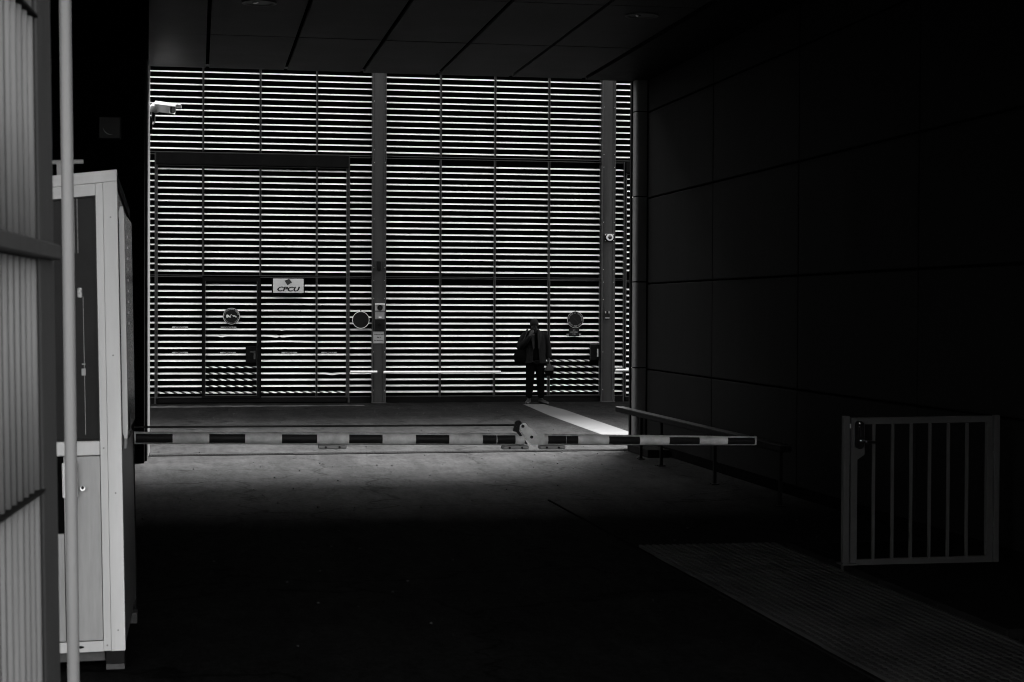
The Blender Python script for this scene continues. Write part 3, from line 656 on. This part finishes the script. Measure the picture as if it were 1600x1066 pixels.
for x0, x1 in ((.812, 1.007), (2.103, 2.292), (2.37, 2.556)):
    z = zc((x0+x1)/2)-hh((x0+x1)/2); o = box('clamp', MIDG, ba, x0, x1, 11.965, 12.035, z-.027, z-.0005, bev=.006)
    for xx in (x0+.05, x1-.05): MB().tube((xx, 11.955, z-.015), (xx, 11.966, z-.015), .008, n=10).build('bolt', BLACKP, ba)

# ------------------------------------------------------------------ small gate on the pavement
GY = 11.48
pg = empty('pedestrian_gate', (5.0, GY, 0), 'dim grey barred pedestrian gate with a push button lock standing on the pavement', 'gate')
GT = .0185
def gz(x): return (x-4.49)*.006
o = box('post', GATEP, pg, 4.437, 4.479, GY-.025, GY+.025, .0, 1.106, bev=.003); box('post', GATEP, pg, 5.565, 5.607, GY-.02, GY+.03, .0, 1.106, bev=.003)
box('base_plate', GATEP, pg, 4.42, 4.53, GY-.06, GY+.06, .064, .074)
def sheared(name, pts, y0, y1): return MB().prism(pts, 'y', y0, y1).build(name, GATEP, pg)
sheared('top_rail', [(4.534, 1.047), (5.51, 1.058), (5.51, 1.102), (4.534, 1.093)], GY-.02, GY+.02)
sheared('bottom_rail', [(4.54, .05), (5.515, .058), (5.515, .105), (4.54, .098)], GY-.02, GY+.02)
sheared('stile', [(4.492, .05), (4.5375, .05), (4.5375, .80), (4.59, .836), (4.59, 1.045), (4.5335, 1.046), (4.5335, 1.0935), (4.492, 1.0935)], GY-.021, GY+.021)
sheared('stile', [(5.5105, .06), (5.557, .06), (5.547, 1.1), (5.5105, 1.1)], GY-.021, GY+.021)
for x in (4.665, 4.805, 4.944, 5.083, 5.223, 5.364): box('bar', GATEP, pg, x-.0095, x+.0095, GY-.01, GY+.01, .099, 1.05)
box('hinge', GATEP, pg, 5.5575, 5.5645, GY-.012, GY+.012, .25, .31); box('hinge', GATEP, pg, 5.5485, 5.5645, GY-.012, GY+.012, .85, .91); box('latch', GALV, pg, 4.4795, 4.4915, GY-.012, GY+.012, 1.02, 1.05)
n = 12; pts = [(4.546+.029*math.cos(math.pi*k/n), 1.045+.029*math.sin(math.pi*k/n)) for k in range(n+1)]+[(4.546+.029*math.cos(math.pi+math.pi*k/n), .905+.029*math.sin(math.pi+math.pi*k/n)) for k in range(n+1)]
lkb = MB().prism(pts, 'y', GY-.05, GY-.0215).build('push_button_lock', BLACKP, pg)
for k in range(5):
    for sx in (-.008, .008): MB().tube((4.545+sx, GY-.055, 1.035-k*.017), (4.545+sx, GY-.049, 1.035-k*.017), .0045, n=8).build('button', CHROME, lkb)
MB().sphere((4.548, GY-.065, .938), .019, .014, .012).build('thumb_turn', CHROME, lkb, smooth=True); MB().sphere((4.541, GY-.055, 1.058), .011, .010, .012).build('cap', CHROME, lkb, smooth=True)
MB().tube((4.56, GY-.06, .93), (4.66, GY-.055, .925), .009, n=10).build('lever', BLACKP, lkb); MB().sphere((4.585, GY-.066, .929), .007, .006, .006).build('lever_cap', CHROME, lkb, smooth=True)

# ------------------------------------------------------------------ guard booth
bo = empty('guard_booth', (-.366, 8.99, 0), 'white metal guard booth with dark glass, raised on dark feet, behind the slim pole', 'booth')
bo.rotation_euler = (0, R(-1.054), 0)
BX0, BX1, BY0, BY1 = -1.45, -.366, 8.99, 10.7
def rz(x, y=BY0): return 2.541+(x-BX1)*.10-(y-BY0)*.062
def sl(mb, x0, x1, y0, y1, zb, zt): # bar between two heights that follow the sloping roof line
    vs = [(x, y, f(x, y)) for f in (zb, zt) for y in (y0, y1) for x in (x0, x1)]
    return mb.add(vs, [(0, 2, 3, 1), (4, 5, 7, 6), (0, 1, 5, 4), (2, 6, 7, 3), (0, 4, 6, 2), (1, 3, 7, 5)])
K = lambda c: (lambda x, y: c)
D = lambda c: (lambda x, y: rz(x, BY0)-c)
BASES = mat('screw_grey', .2, .5, .3)
mb = MB(); sl(mb, BX0, BX1, BY0-.012, BY0+.05, D(.057), D(0)); mb.build('fascia', WHITEP, bo)
mb = MB(); sl(mb, -.4345, BX1, BY0-.004, BY0+.06, K(.095), D(.0585)); mb.build('corner_post', WHITEP, bo)
mb = MB(); sl(mb, -.472, -.4365, BY0-.002, BY0+.05, K(.097), D(.0585)); mb.build('window_stile', WHITEP, bo)
mb = MB(); sl(mb, BX0, -.4735, BY0-.002, BY0+.05, D(.118), D(.0585)); mb.build('top_rail', WHITEP, bo)
box('bottom_rail', WHITEP, bo, BX0, -.4735, BY0-.002, BY0+.05, .095, .148)
box('mid_rail', WHITEP, bo, BX0, -.4735, BY0-.008, BY0+.05, 1.0945, 1.167, bev=.004)
LOWP = mat('booth_lower_white', .28, .5, .3, var=.28, vscale=7, streak=True)
box('lower_panel', LOWP, bo, -.655, -.476, BY0+.004, BY0+.04, .153, 1.089)
box('lower_panel', LOWP, bo, BX0, -.659, BY0+.004, BY0+.04, .153, .70)
box('panel_gap', BLACK, bo, BX0, -.474, BY0+.041, BY0+.05, .15, 1.092)
box('dark_vent', BLACK, bo, BX0, -.659, BY0+.006, BY0+.04, .706, 1.088)
mb = MB(); mb.add([(BX0, BY0+.02, 1.168), (-.473, BY0+.02, 1.168), (-.473, BY0+.02, rz(-.473)-.119), (BX0, BY0+.02, rz(BX0)-.119)], [(0, 1, 2, 3)]); mb.build('window', GLASS, bo)
mb = MB(); zt = rz(-.473)-.119
mb.box(-.4795, -.4738, BY0-.003, BY0+.019, 1.1685, zt).box(BX0, -.4796, BY0-.003, BY0+.019, 1.1685, 1.1745); sl(mb, BX0, -.4796, BY0-.003, BY0+.019, lambda x, y: rz(x)-.125, lambda x, y: rz(x)-.1185); mb.build('window_gasket', BLACKP, bo)
for sx, sz in ((-.40, .2), (-.40, .9), (-.40, 1.6), (-.40, 2.3), (-.455, .125), (-.60, .125), (-.60, 1.13), (-.455, 1.13)): MB().tube((sx, BY0-.0085 if sz == 1.13 else BY0-.0055, sz), (sx, BY0+.002, sz), .0045, n=8).build('screw', BASES, bo)
# pale reflections built as strips on the glass, with latch and label
mb = MB(); mb.box(-.585, -.578, BY0+.012, BY0+.019, 2.12, 2.41).box(-.568, -.562, BY0+.012, BY0+.019, 2.12, 2.41); mb.build('reflection_strip', mat('painted_reflection', .12, .6, var=.5, vscale=40), bo)
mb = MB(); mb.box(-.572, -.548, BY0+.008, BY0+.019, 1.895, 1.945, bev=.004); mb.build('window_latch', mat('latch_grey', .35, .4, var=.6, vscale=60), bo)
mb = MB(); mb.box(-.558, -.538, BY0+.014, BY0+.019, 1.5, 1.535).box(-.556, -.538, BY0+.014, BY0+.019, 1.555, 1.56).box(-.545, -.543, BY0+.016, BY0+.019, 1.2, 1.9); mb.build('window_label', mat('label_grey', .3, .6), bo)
o = box('meter_box', WHITE2, bo, -.66, -.585, BY0-.045, BY0+.003, .885, 1.065, bev=.006)
MB().tube((-.561, BY0-.03, .93), (-.561, BY0+.003, .93), .013, n=16).build('knob', CHROME, bo, smooth=True); MB().tube((-.561, BY0-.034, .935), (-.561, BY0-.03, .935), .008, n=12).build('knob_face', BLACKP, bo)
mb = MB(); mb.sphere((-.592, BY0-.0035, .121), .022, .003, .007); mb.build('drain_slot', BLACK, bo)
BASEG = mat('booth_base_grey', .06, .6, .15, var=.3, vscale=12)
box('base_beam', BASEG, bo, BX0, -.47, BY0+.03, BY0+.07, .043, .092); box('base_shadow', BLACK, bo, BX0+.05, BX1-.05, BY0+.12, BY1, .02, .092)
box('foot', BLACKP, bo, -.462, -.372, BY0+.002, BY0+.09, .03, .0935); box('foot_pad', BASEG, bo, -.462, -.372, BY0-.004, BY0+.09, .0, .028); box('foot', BLACKP, bo, -.46, -.372, BY1-.1, BY1, .0, .0935); box('foot', BLACKP, bo, BX0, BX0+.09, BY0+.002, BY0+.09, .0, .0935); box('foot', BLACKP, bo, BX0, BX0+.09, BY1-.1, BY1, .0, .0935)
mb = MB(); sl(mb, BX0, BX1-.002, BY0+.05, BY1, lambda x, y: rz(x, y)-.06, lambda x, y: rz(x, y)-.004); mb.build('roof', DARKSTEEL, bo)
# side walls
box('side_panel', mat('booth_side_grey', .09, .4, .2, var=.3, vscale=3, streak=True), bo, BX1-.04, BX1-.006, BY0+.061, BY1-.03, .095, 1.10)
mb = MB(); sl(mb, BX1-.04, BX1-.012, BY0+.061, BY1-.03, K(1.102), lambda x, y: rz(x, y)-.062); mb.build('side_window', GLASS, bo)
mb = MB(); sl(mb, BX1-.05, BX1, BY1-.03, BY1, K(.095), lambda x, y: rz(x, y)-.062); mb.build('rear_post', DARKSTEEL, bo)
mb = MB(); n = 6; pr_ = []
xa, xb, za, zb_ = BX1+.003, BX1+.029, 1.17, 2.36
mb.prism([(xa, za+.03), (xa+.008, za), (xb-.004, za), (xb, za+.05), (xb, zb_-.05), (xb-.006, zb_), (xa+.007, zb_), (xa, zb_-.03)], 'y', BY0+.085, BY0+.125); mb.build('sliding_door_edge', WHITEP, bo)
box('sliding_door', GLASS, bo, xa+.004, xb-.004, BY0+.126, BY0+1.2, 1.2, 2.33)
mb = MB()
for k in range(9): mb.box(xb-.0035, xb+.001, BY0+.5, BY0+.515, 1.75+k*.058, 1.762+k*.058)
mb.build('door_studs', MIDG, bo)
box('door_handle', BLACKP, bo, BX1+.0, BX1+.03, BY0+.28, BY0+.34, 1.2, 1.31, bev=.012); MB().tube((BX1+.012, BY0+.3, 1.21), (BX1+.004, BY0+.28, 1.10), .011, n=10).build('handle_lever', MIDG, bo)
MB().tube((-1.1, BY0+.02, 2.57), (-.53, BY0+.02, 2.583), .011, n=12).build('roof_bar', GREYP, bo)
box('roof_bar_bracket', GREYP, bo, -.66, -.63, BY0+.0, BY0+.04, 2.50, 2.575)
box('rear_wall', DARKSTEEL, bo, BX0, BX1-.051, BY1-.03, BY1, .095, 2.28); box('far_wall', DARKSTEEL, bo, BX0, BX0+.03, BY0+.06, BY1-.031, .095, 2.25)
box('side_foot', BASEG, bo, BX1-.03, BX1+.012, BY1-.42, BY1-.3, .0, .06)

# slim pole
po = empty('slim_pole', (-.41, 6, 0), 'slim pale round steel pole standing in front of the booth', 'pole'); po.rotation_euler = (0, R(-.68), 0)
MB().tube((-.41, 6, 0), (-.41, 6, 4.86), .0205, n=28).build('shaft', mat('pole_paint', .115, .5, .35, var=.1, vscale=5, streak=True), po, smooth=True)
MB().tube((-.41, 6, 0), (-.41, 6, .012), .06, n=24).build('base_flange', GREYP, po)

# ------------------------------------------------------------------ slatted metal gate close to the camera
fe = empty('slatted_fence', (-.335, 4.5, 0), 'tall grey metal fence of narrow upright angled slats at the entrance', 'fence')
fe.rotation_euler = (0, R(-.86), R(-3.4))
o0 = ORI[fe.name]
def loc(b, n, m, **k):
    b.v = [(x+o0.x, y+o0.y, z) for x, y, z in b.v]; return b.build(n, m, fe, **k)
FZ = 3.4
loc(MB().box(-.05, .004, -.235, 0, .05, FZ, bev=.004), 'stile', STILE_SHADE)
loc(MB().box(-.062, -.052, -3.2, 0, .05, FZ), 'back_sheet', DARKSTEEL)
segs = [(.08, 1.396), (1.408, 1.955), (2.0, 2.527), (2.541, 3.38)]
sm = {}
for (a, b) in segs:
    mbs = MB().tube((-.024, .04, a), (-.024, .04, b), .0235, n=20)
    me = bpy.data.meshes.new('upright_slat'); me.from_pydata(mbs.v, [], mbs.f); me.materials.append(FENCEP)
    bm = bmesh.new(); bm.from_mesh(me); bmesh.ops.recalc_face_normals(bm, faces=bm.faces[:]); bm.to_mesh(me); bm.free()
    for k in range(22):
        o = link(bpy.data.objects.new('upright_slat', me)); o.parent = fe; o.location = (random.uniform(-.001, .001), -.315-k*.08, 0); 
    for p in me.polygons: p.use_smooth = len(p.vertices) == 4
jm = MB().box(-.03, -.0052, -.004, .004, .08, 3.38); me = bpy.data.meshes.new('shade_strip'); me.from_pydata(jm.v, [], jm.f); me.materials.append(DARKSTEEL)  # dark strips added between the slats for the shade lines there
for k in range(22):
    o = link(bpy.data.objects.new('shade_strip', me)); o.parent = fe; o.location = (random.uniform(-.0005, .0005), -.315-k*.08, 0)
loc(MB().box(-.045, .03, -3.2, -.055, 1.958, 1.996, bev=.004), 'mid_rail', STILE_SHADE)
loc(MB().box(-.045, .008, -3.2, -.23, 1.399, 1.405), 'thin_bar', DARKSTEEL); loc(MB().box(-.045, .008, -3.2, -.23, 2.531, 2.537), 'thin_bar', DARKSTEEL)
loc(MB().box(-.045, .01, -3.2, -.236, .03, .078), 'bottom_rail', STILE_SHADE); loc(MB().box(-.045, .01, -3.2, -.236, 3.382, FZ), 'top_rail', STILE_SHADE)
loc(MB().box(-.05, .004, -3.3, -3.21, .0, FZ), 'post', STILE_SHADE); loc(MB().box(-.05, .0, -.16, -.08, .0, .049), 'wheel_housing', DARKSTEEL)

# ------------------------------------------------------------------ the person
PX, PY = 6.465, 33.15
pe = empty('person', (PX, PY, 0), 'person in dark open jacket with bowed head and one hand raised to the chin', 'person')
def skin_mesh(verts, edges, root=0, sub=2):
    me = bpy.data.meshes.new('t'); me.from_pydata([v[:3] for v in verts], edges, []); o = link(bpy.data.objects.new('t', me))
    o.modifiers.new('s', 'SKIN').use_smooth_shade = True
    for i, v in enumerate(verts):
        sv = me.skin_vertices[0].data[i]; sv.radius = (v[3], v[4] if len(v) > 4 else v[3]); sv.use_root = (i == root)
    ss = o.modifiers.new('u', 'SUBSURF'); ss.levels = sub; ss.render_levels = sub
    bpy.context.view_layer.update()
    r = bpy.data.meshes.new_from_object(o.evaluated_get(bpy.context.evaluated_depsgraph_get()))
    vs = [v.co.copy() for v in r.vertices]; fs = [tuple(p.vertices) for p in r.polygons]
    bpy.data.objects.remove(o); bpy.data.meshes.remove(r); return vs, fs
def fuse(name, parts, voxel, material, parent, smooth_it=4):
    mb = MB()
    for vs, fs in parts: mb.add(vs, fs)
    me = bpy.data.meshes.new('t'); me.from_pydata(mb.v, [], mb.f)
    bm = bmesh.new(); bm.from_mesh(me); bmesh.ops.recalc_face_normals(bm, faces=bm.faces[:]); bm.to_mesh(me); bm.free()
    o = link(bpy.data.objects.new('t', me)); r = o.modifiers.new('r', 'REMESH'); r.mode = 'VOXEL'; r.voxel_size = voxel
    s = o.modifiers.new('s', 'SMOOTH'); s.iterations = smooth_it; s.factor = .5
    bpy.context.view_layer.update()
    out = bpy.data.meshes.new_from_object(o.evaluated_get(bpy.context.evaluated_depsgraph_get())); bpy.data.objects.remove(o)
    out.name = name; out.materials.clear(); out.materials.append(material)
    for p in out.polygons: p.use_smooth = True
    ob = link(bpy.data.objects.new(name, out)); ob.parent = parent; ORI[ob.name] = ORI[parent.name]; return ob
def ell(cx, cy, cz, rx, ry, n=20, tilt=0): return [(cx+rx*math.cos(2*math.pi*i/n), cy+ry*math.sin(2*math.pi*i/n), cz+tilt*math.sin(2*math.pi*i/n)) for i in range(n)]
# local frame: x across (image left is negative), -y towards the camera, z up
V = [(0, 0, .90, .13, .10), (0, .01, 1.08, .125, .095), (-.005, .0, 1.27, .14, .095), (-.015, -.03, 1.40, .075, .07), (-.025, -.06, 1.455, .055, .055),
     (-.19, .01, 1.37, .06), (-.30, -.02, 1.12, .05), (-.20, -.15, 1.24, .04), (-.125, -.20, 1.355, .028),
     (.175, .01, 1.37, .06), (.245, .03, 1.12, .05), (.262, -.03, .90, .038), (.258, -.05, .845, .028),
     (-.085, 0, .84, .085), (-.098, -.01, .48, .058), (-.115, .02, .10, .042), (-.12, .03, .055, .04), (-.155, -.09, .035, .032, .035), (-.17, -.14, .03, .026),
     (.085, 0, .84, .085), (.10, -.01, .48, .058), (.125, .02, .10, .042), (.13, .03, .055, .04), (.18, -.07, .035, .032, .035), (.205, -.12, .03, .026)]
Ed = [(0, 1), (1, 2), (2, 3), (3, 4), (2, 5), (5, 6), (6, 7), (7, 8), (2, 9), (9, 10), (10, 11), (11, 12), (0, 13), (13, 14), (14, 15), (15, 16), (16, 17), (17, 18), (0, 19), (19, 20), (20, 21), (21, 22), (22, 23), (23, 24)]
parts = [skin_mesh(V, Ed)]
HM = Matrix.Translation((-.04, -.10, 1.545)) @ Euler((R(44), 0, R(-14)), 'XYZ').to_matrix().to_4x4()
def hd(mb): mb.v = [tuple(HM @ Vector(v)) for v in mb.v]; return (mb.v, mb.f)
parts.append(hd(MB().sphere((0, .012, .02), .077, .094, .088, 24, 16)))        # skull
parts.append(hd(MB().sphere((0, -.025, -.045), .058, .062, .07, 20, 12)))       # jaw
parts.append(hd(MB().sphere((0, -.094, -.014), .013, .018, .022, 12, 8)))       # nose
parts.append(hd(MB().box(-.045, .045, -.09, -.07, .012, .026, bev=.006)))        # brow
parts.append(hd(MB().sphere((0, -.084, -.062), .022, .010, .006, 12, 8)))       # lips
parts.append(hd(MB().sphere((0, -.07, -.10), .022, .02, .016, 12, 8)))          # chin
for s in (-1, 1): parts.append(hd(MB().sphere((s*.079, .01, -.012), .010, .018, .03, 10, 8)))
parts.append(((lambda mb: (mb.v, mb.f))(MB().tube((-.025, -.05, 1.42), (-.035, -.08, 1.5), .052, n=16))))
def hand(wr, dirv, side, curl, thumb):
    """palm, four unequal fingers and a thumb, each finger two bent segments"""
    wr = Vector(wr); d = Vector(dirv).normalized(); sv = Vector(side).normalized(); nv = d.cross(sv).normalized(); sv = nv.cross(d)
    out = [(lambda m: (m.v, m.f))(MB().loft([[tuple(wr+d*t+sv*w*math.cos(a)+nv*h*math.sin(a)) for a in [2*math.pi*i/12 for i in range(12)]] for t, w, h in ((-.01, .026, .020), (.03, .038, .018), (.07, .042, .015), (.085, .038, .012))]))]
    for k, (o_, ln) in enumerate(((-.031, .07), (-.010, .08), (.011, .075), (.031, .058))):
        b = wr+d*.078+sv*o_; a1 = R(curl*.5); a2 = R(curl)
        p1 = b+(d*math.cos(a1)+nv*math.sin(a1))*ln*.5; p2 = p1+(d*math.cos(a2)+nv*math.sin(a2))*ln*.5
        m = MB(); m.tube(b, p1, .0092, .0085, n=8); m.tube(p1, p2, .0085, .0065, n=8); m.sphere(p1, .0088, .0088, .0088, 8, 6); out.append((m.v, m.f))
    b = wr+d*.02+sv*thumb*.034; p1 = b+(d*.6+sv*thumb*.7+nv*.3).normalized()*.038; p2 = p1+(d*.85+sv*thumb*.2+nv*.45).normalized()*.03
    m = MB(); m.tube(b, p1, .012, .0098, n=8); m.tube(p1, p2, .0098, .0075, n=8); m.sphere(p1, .010, .010, .010, 8, 6); out.append((m.v, m.f))
    return out
parts += hand((-.135, -.215, 1.33), (.32, .05, .9), (.8, -.5, -.2), 60, 1)
parts += hand((.258, -.05, .845), (.0, -.1, -1), (.25, -1, 0), 100, 1)
fuse('body', parts, .0085, SKIN, pe, 2)
# hair cap
mb = MB().sphere((0, .02, .028), .084, .10, .092, 24, 14); mb.v = [(x, y, z if z > -.02 or y > .03 else -.02+(z+.02)*.05) for x, y, z in mb.v]
mb.v = [(x, max(y, -.072), z) for x, y, z in mb.v]; fuse('hair', [hd(mb)], .01, HAIR, pe, 2)
# trousers
TV = [(0, .005, .93, .16, .12), (-.09, .0, .80, .106), (-.102, -.008, .48, .086), (-.118, .015, .10, .075), (.09, .0, .80, .106), (.105, -.008, .48, .086), (.128, .015, .10, .075)]
fuse('trousers', [skin_mesh(TV, [(0, 1), (1, 2), (2, 3), (0, 4), (4, 5), (5, 6)])], .012, CLOTH, pe)
# shoes
for s, yaw in ((-1, R(-22)), (1, R(30))):
    c = Vector((-.12, .02, 0)) if s < 0 else Vector((.13, .02, 0)); A = Matrix.Translation(c) @ Matrix.Rotation(yaw, 4, 'Z')
    rings = [[(rx*math.cos(t), y, max(.004, h*.5+h*.5*math.sin(t))) for t in [2*math.pi*i/16 for i in range(16)]] for y, rx, h in ((.065, .02, .07), (.05, .036, .095), (0, .042, .11), (-.06, .044, .085), (-.13, .048, .062), (-.18, .04, .05), (-.205, .02, .035))]
    mb = MB().loft(rings); mb.v = [tuple(A @ Vector(v)) for v in mb.v]; mb.v = [(x+PX, y+PY, z) for x, y, z in mb.v]; mb.build('shoe', SHOE, pe, smooth=True)
# jacket: torso shell and sleeves, with an open front edge
def jring(cz, cx, cy, rx, ry, gap): 
    n = 26; a0 = -math.pi/2+gap; a1 = 1.5*math.pi-gap
    return [(cx+rx*math.cos(a0+(a1-a0)*i/(n-1)), cy+ry*math.sin(a0+(a1-a0)*i/(n-1)), cz+random.uniform(-.004, .004)) for i in range(n)]
sec = [(.79, -.015, .01, .245, .175, .30), (.92, -.012, .01, .225, .168, .26), (1.05, -.01, .012, .215, .162, .22), (1.20, -.008, .012, .212, .158, .17), (1.32, -.008, .01, .205, .14, .14), (1.40, -.012, .0, .17, .12, .13), (1.445, -.018, -.02, .10, .095, .2), (1.475, -.022, -.03, .078, .08, .3)]
outer = [jring(z, cx, cy, rx, ry, g) for z, cx, cy, rx, ry, g in sec]; inner = [[(x*.93, (y-.01)*.93+.01, z) for x, y, z in rg] for rg in outer]
mb = MB(); n = 26
for k in range(len(outer)-1):
    for i in range(n-1):
        mb.add([outer[k][i], outer[k][i+1], outer[k+1][i+1], outer[k+1][i]], [(0, 1, 2, 3)]); mb.add([inner[k][i], inner[k+1][i], inner[k+1][i+1], inner[k][i+1]], [(0, 1, 2, 3)])
    for i in (0, n-1): mb.add([outer[k][i], outer[k+1][i], inner[k+1][i], inner[k][i]], [(0, 1, 2, 3)])
for k in (0, len(outer)-1):
    for i in range(n-1): mb.add([outer[k][i], outer[k][i+1], inner[k][i+1], inner[k][i]], [(0, 1, 2, 3)])
bm = bmesh.new(); mt = bpy.data.meshes.new('t'); mt.from_pydata(mb.v, [], mb.f); bm.from_mesh(mt); bmesh.ops.remove_doubles(bm, verts=bm.verts[:], dist=.0005); bm.verts.index_update()
jv = [v.co.copy() for v in bm.verts]; jf = [tuple(v.index for v in f.verts) for f in bm.faces]; bm.free()
sl1 = skin_mesh([(-.15, .01, 1.38, .085), (-.225, .0, 1.32, .082), (-.335, -.02, 1.07, .080), (-.21, -.145, 1.225, .056), (-.14, -.185, 1.335, .046)], [(0, 1), (1, 2), (2, 3), (3, 4)])
sl2 = skin_mesh([(.13, .01, 1.38, .085), (.195, .012, 1.33, .080), (.262, .03, 1.12, .074), (.272, -.02, .93, .062), (.266, -.04, .885, .052)], [(0, 1), (1, 2), (2, 3), (3, 4)])
fuse('jacket', [(jv, jf), sl1, sl2], .011, COAT, pe, 3)
# lapels
for s in (-1, 1):
    pts = [(-.02+s*.055, -.145, 1.47), (-.012+s*.12, -.14, 1.39), (-.01+s*.095, -.165, 1.25), (-.01+s*.055, -.172, 1.06), (-.01+s*.035, -.168, 1.10), (-.012+s*.03, -.16, 1.38)]
    m = MB(); f = [tuple(p) for p in pts]; b = [(x, y+.012, z) for x, y, z in pts]; m.loft([f, b]); m.v = [(x+PX, y+PY, z) for x, y, z in m.v]; m.build('lapel', LAPEL_LIT, pe)
fuse('jumper', [(lambda m: (m.v, m.f))(MB().loft([ell(-.005, .0, z, rx, ry) for z, rx, ry in ((.86, .155, .12), (1.05, .15, .12), (1.3, .17, .12), (1.42, .09, .085), (1.46, .065, .065))]))], .014, CLOTH, pe)
# bags
def bag_at(x, y, z, label, w, d, h, m):
    b = empty('bag', (PX+x, PY+y, z), label, 'bag'); return b
b1 = bag_at(.26, -.06, .56, 'small dark handbag with a grey flap hanging from the hand beside the escape door', 0, 0, 0, 0)
MB().loft([[(PX+.265+sx*w, PY-.06+sy*d, z) for sx, sy in ((-1, -1), (1, -1), (1, 1), (-1, 1))] for w, d, z in ((.07, .04, .555), (.078, .05, .58), (.082, .05, .655), (.08, .045, .67))]).build('pouch', CLOTH, b1)
MB().loft([[(PX+cx+sx*w, PY-.07+sy*d, z) for sx, sy in ((-1, -1), (1, -1), (1, 1), (-1, 1))] for cx, w, d, z in ((.262, .086, .055, .655), (.268, .078, .05, .69), (.275, .05, .035, .74), (.262, .022, .02, .785))]).build('flap', LEATHER, b1)
MB().poly_tube([(PX+.245, PY-.07, .78), (PX+.252, PY-.07, .80), (PX+.275, PY-.07, .80), (PX+.28, PY-.07, .775)], .006).build('handle', LEATHER, b1)
b2 = bag_at(-.3, .0, .80, 'slack dark shoulder bag hanging under the raised elbow', 0, 0, 0, 0)
fb = [(lambda m: (m.v, m.f))(MB().loft([ell(cx, -.02, z, rx, ry, 18) for cx, z, rx, ry in ((-.25, .79, .12, .05), (-.27, .83, .145, .08), (-.285, .93, .150, .09), (-.28, 1.02, .125, .08), (-.25, 1.10, .09, .05))]))]
ob = fuse('pouch', fb, .012, CLOTH, b2, 4); 
ob.location = Vector((PX, PY, 0))-ORI[b2.name]
MB().poly_tube([(PX-.31, PY-.04, 1.05), (PX-.24, PY-.075, 1.25), (PX-.16, PY-.08, 1.44), (PX-.15, PY+.03, 1.465), (PX-.2, PY+.11, 1.33), (PX-.29, PY+.06, 1.04)], .012).build('strap', LEATHER, b2)
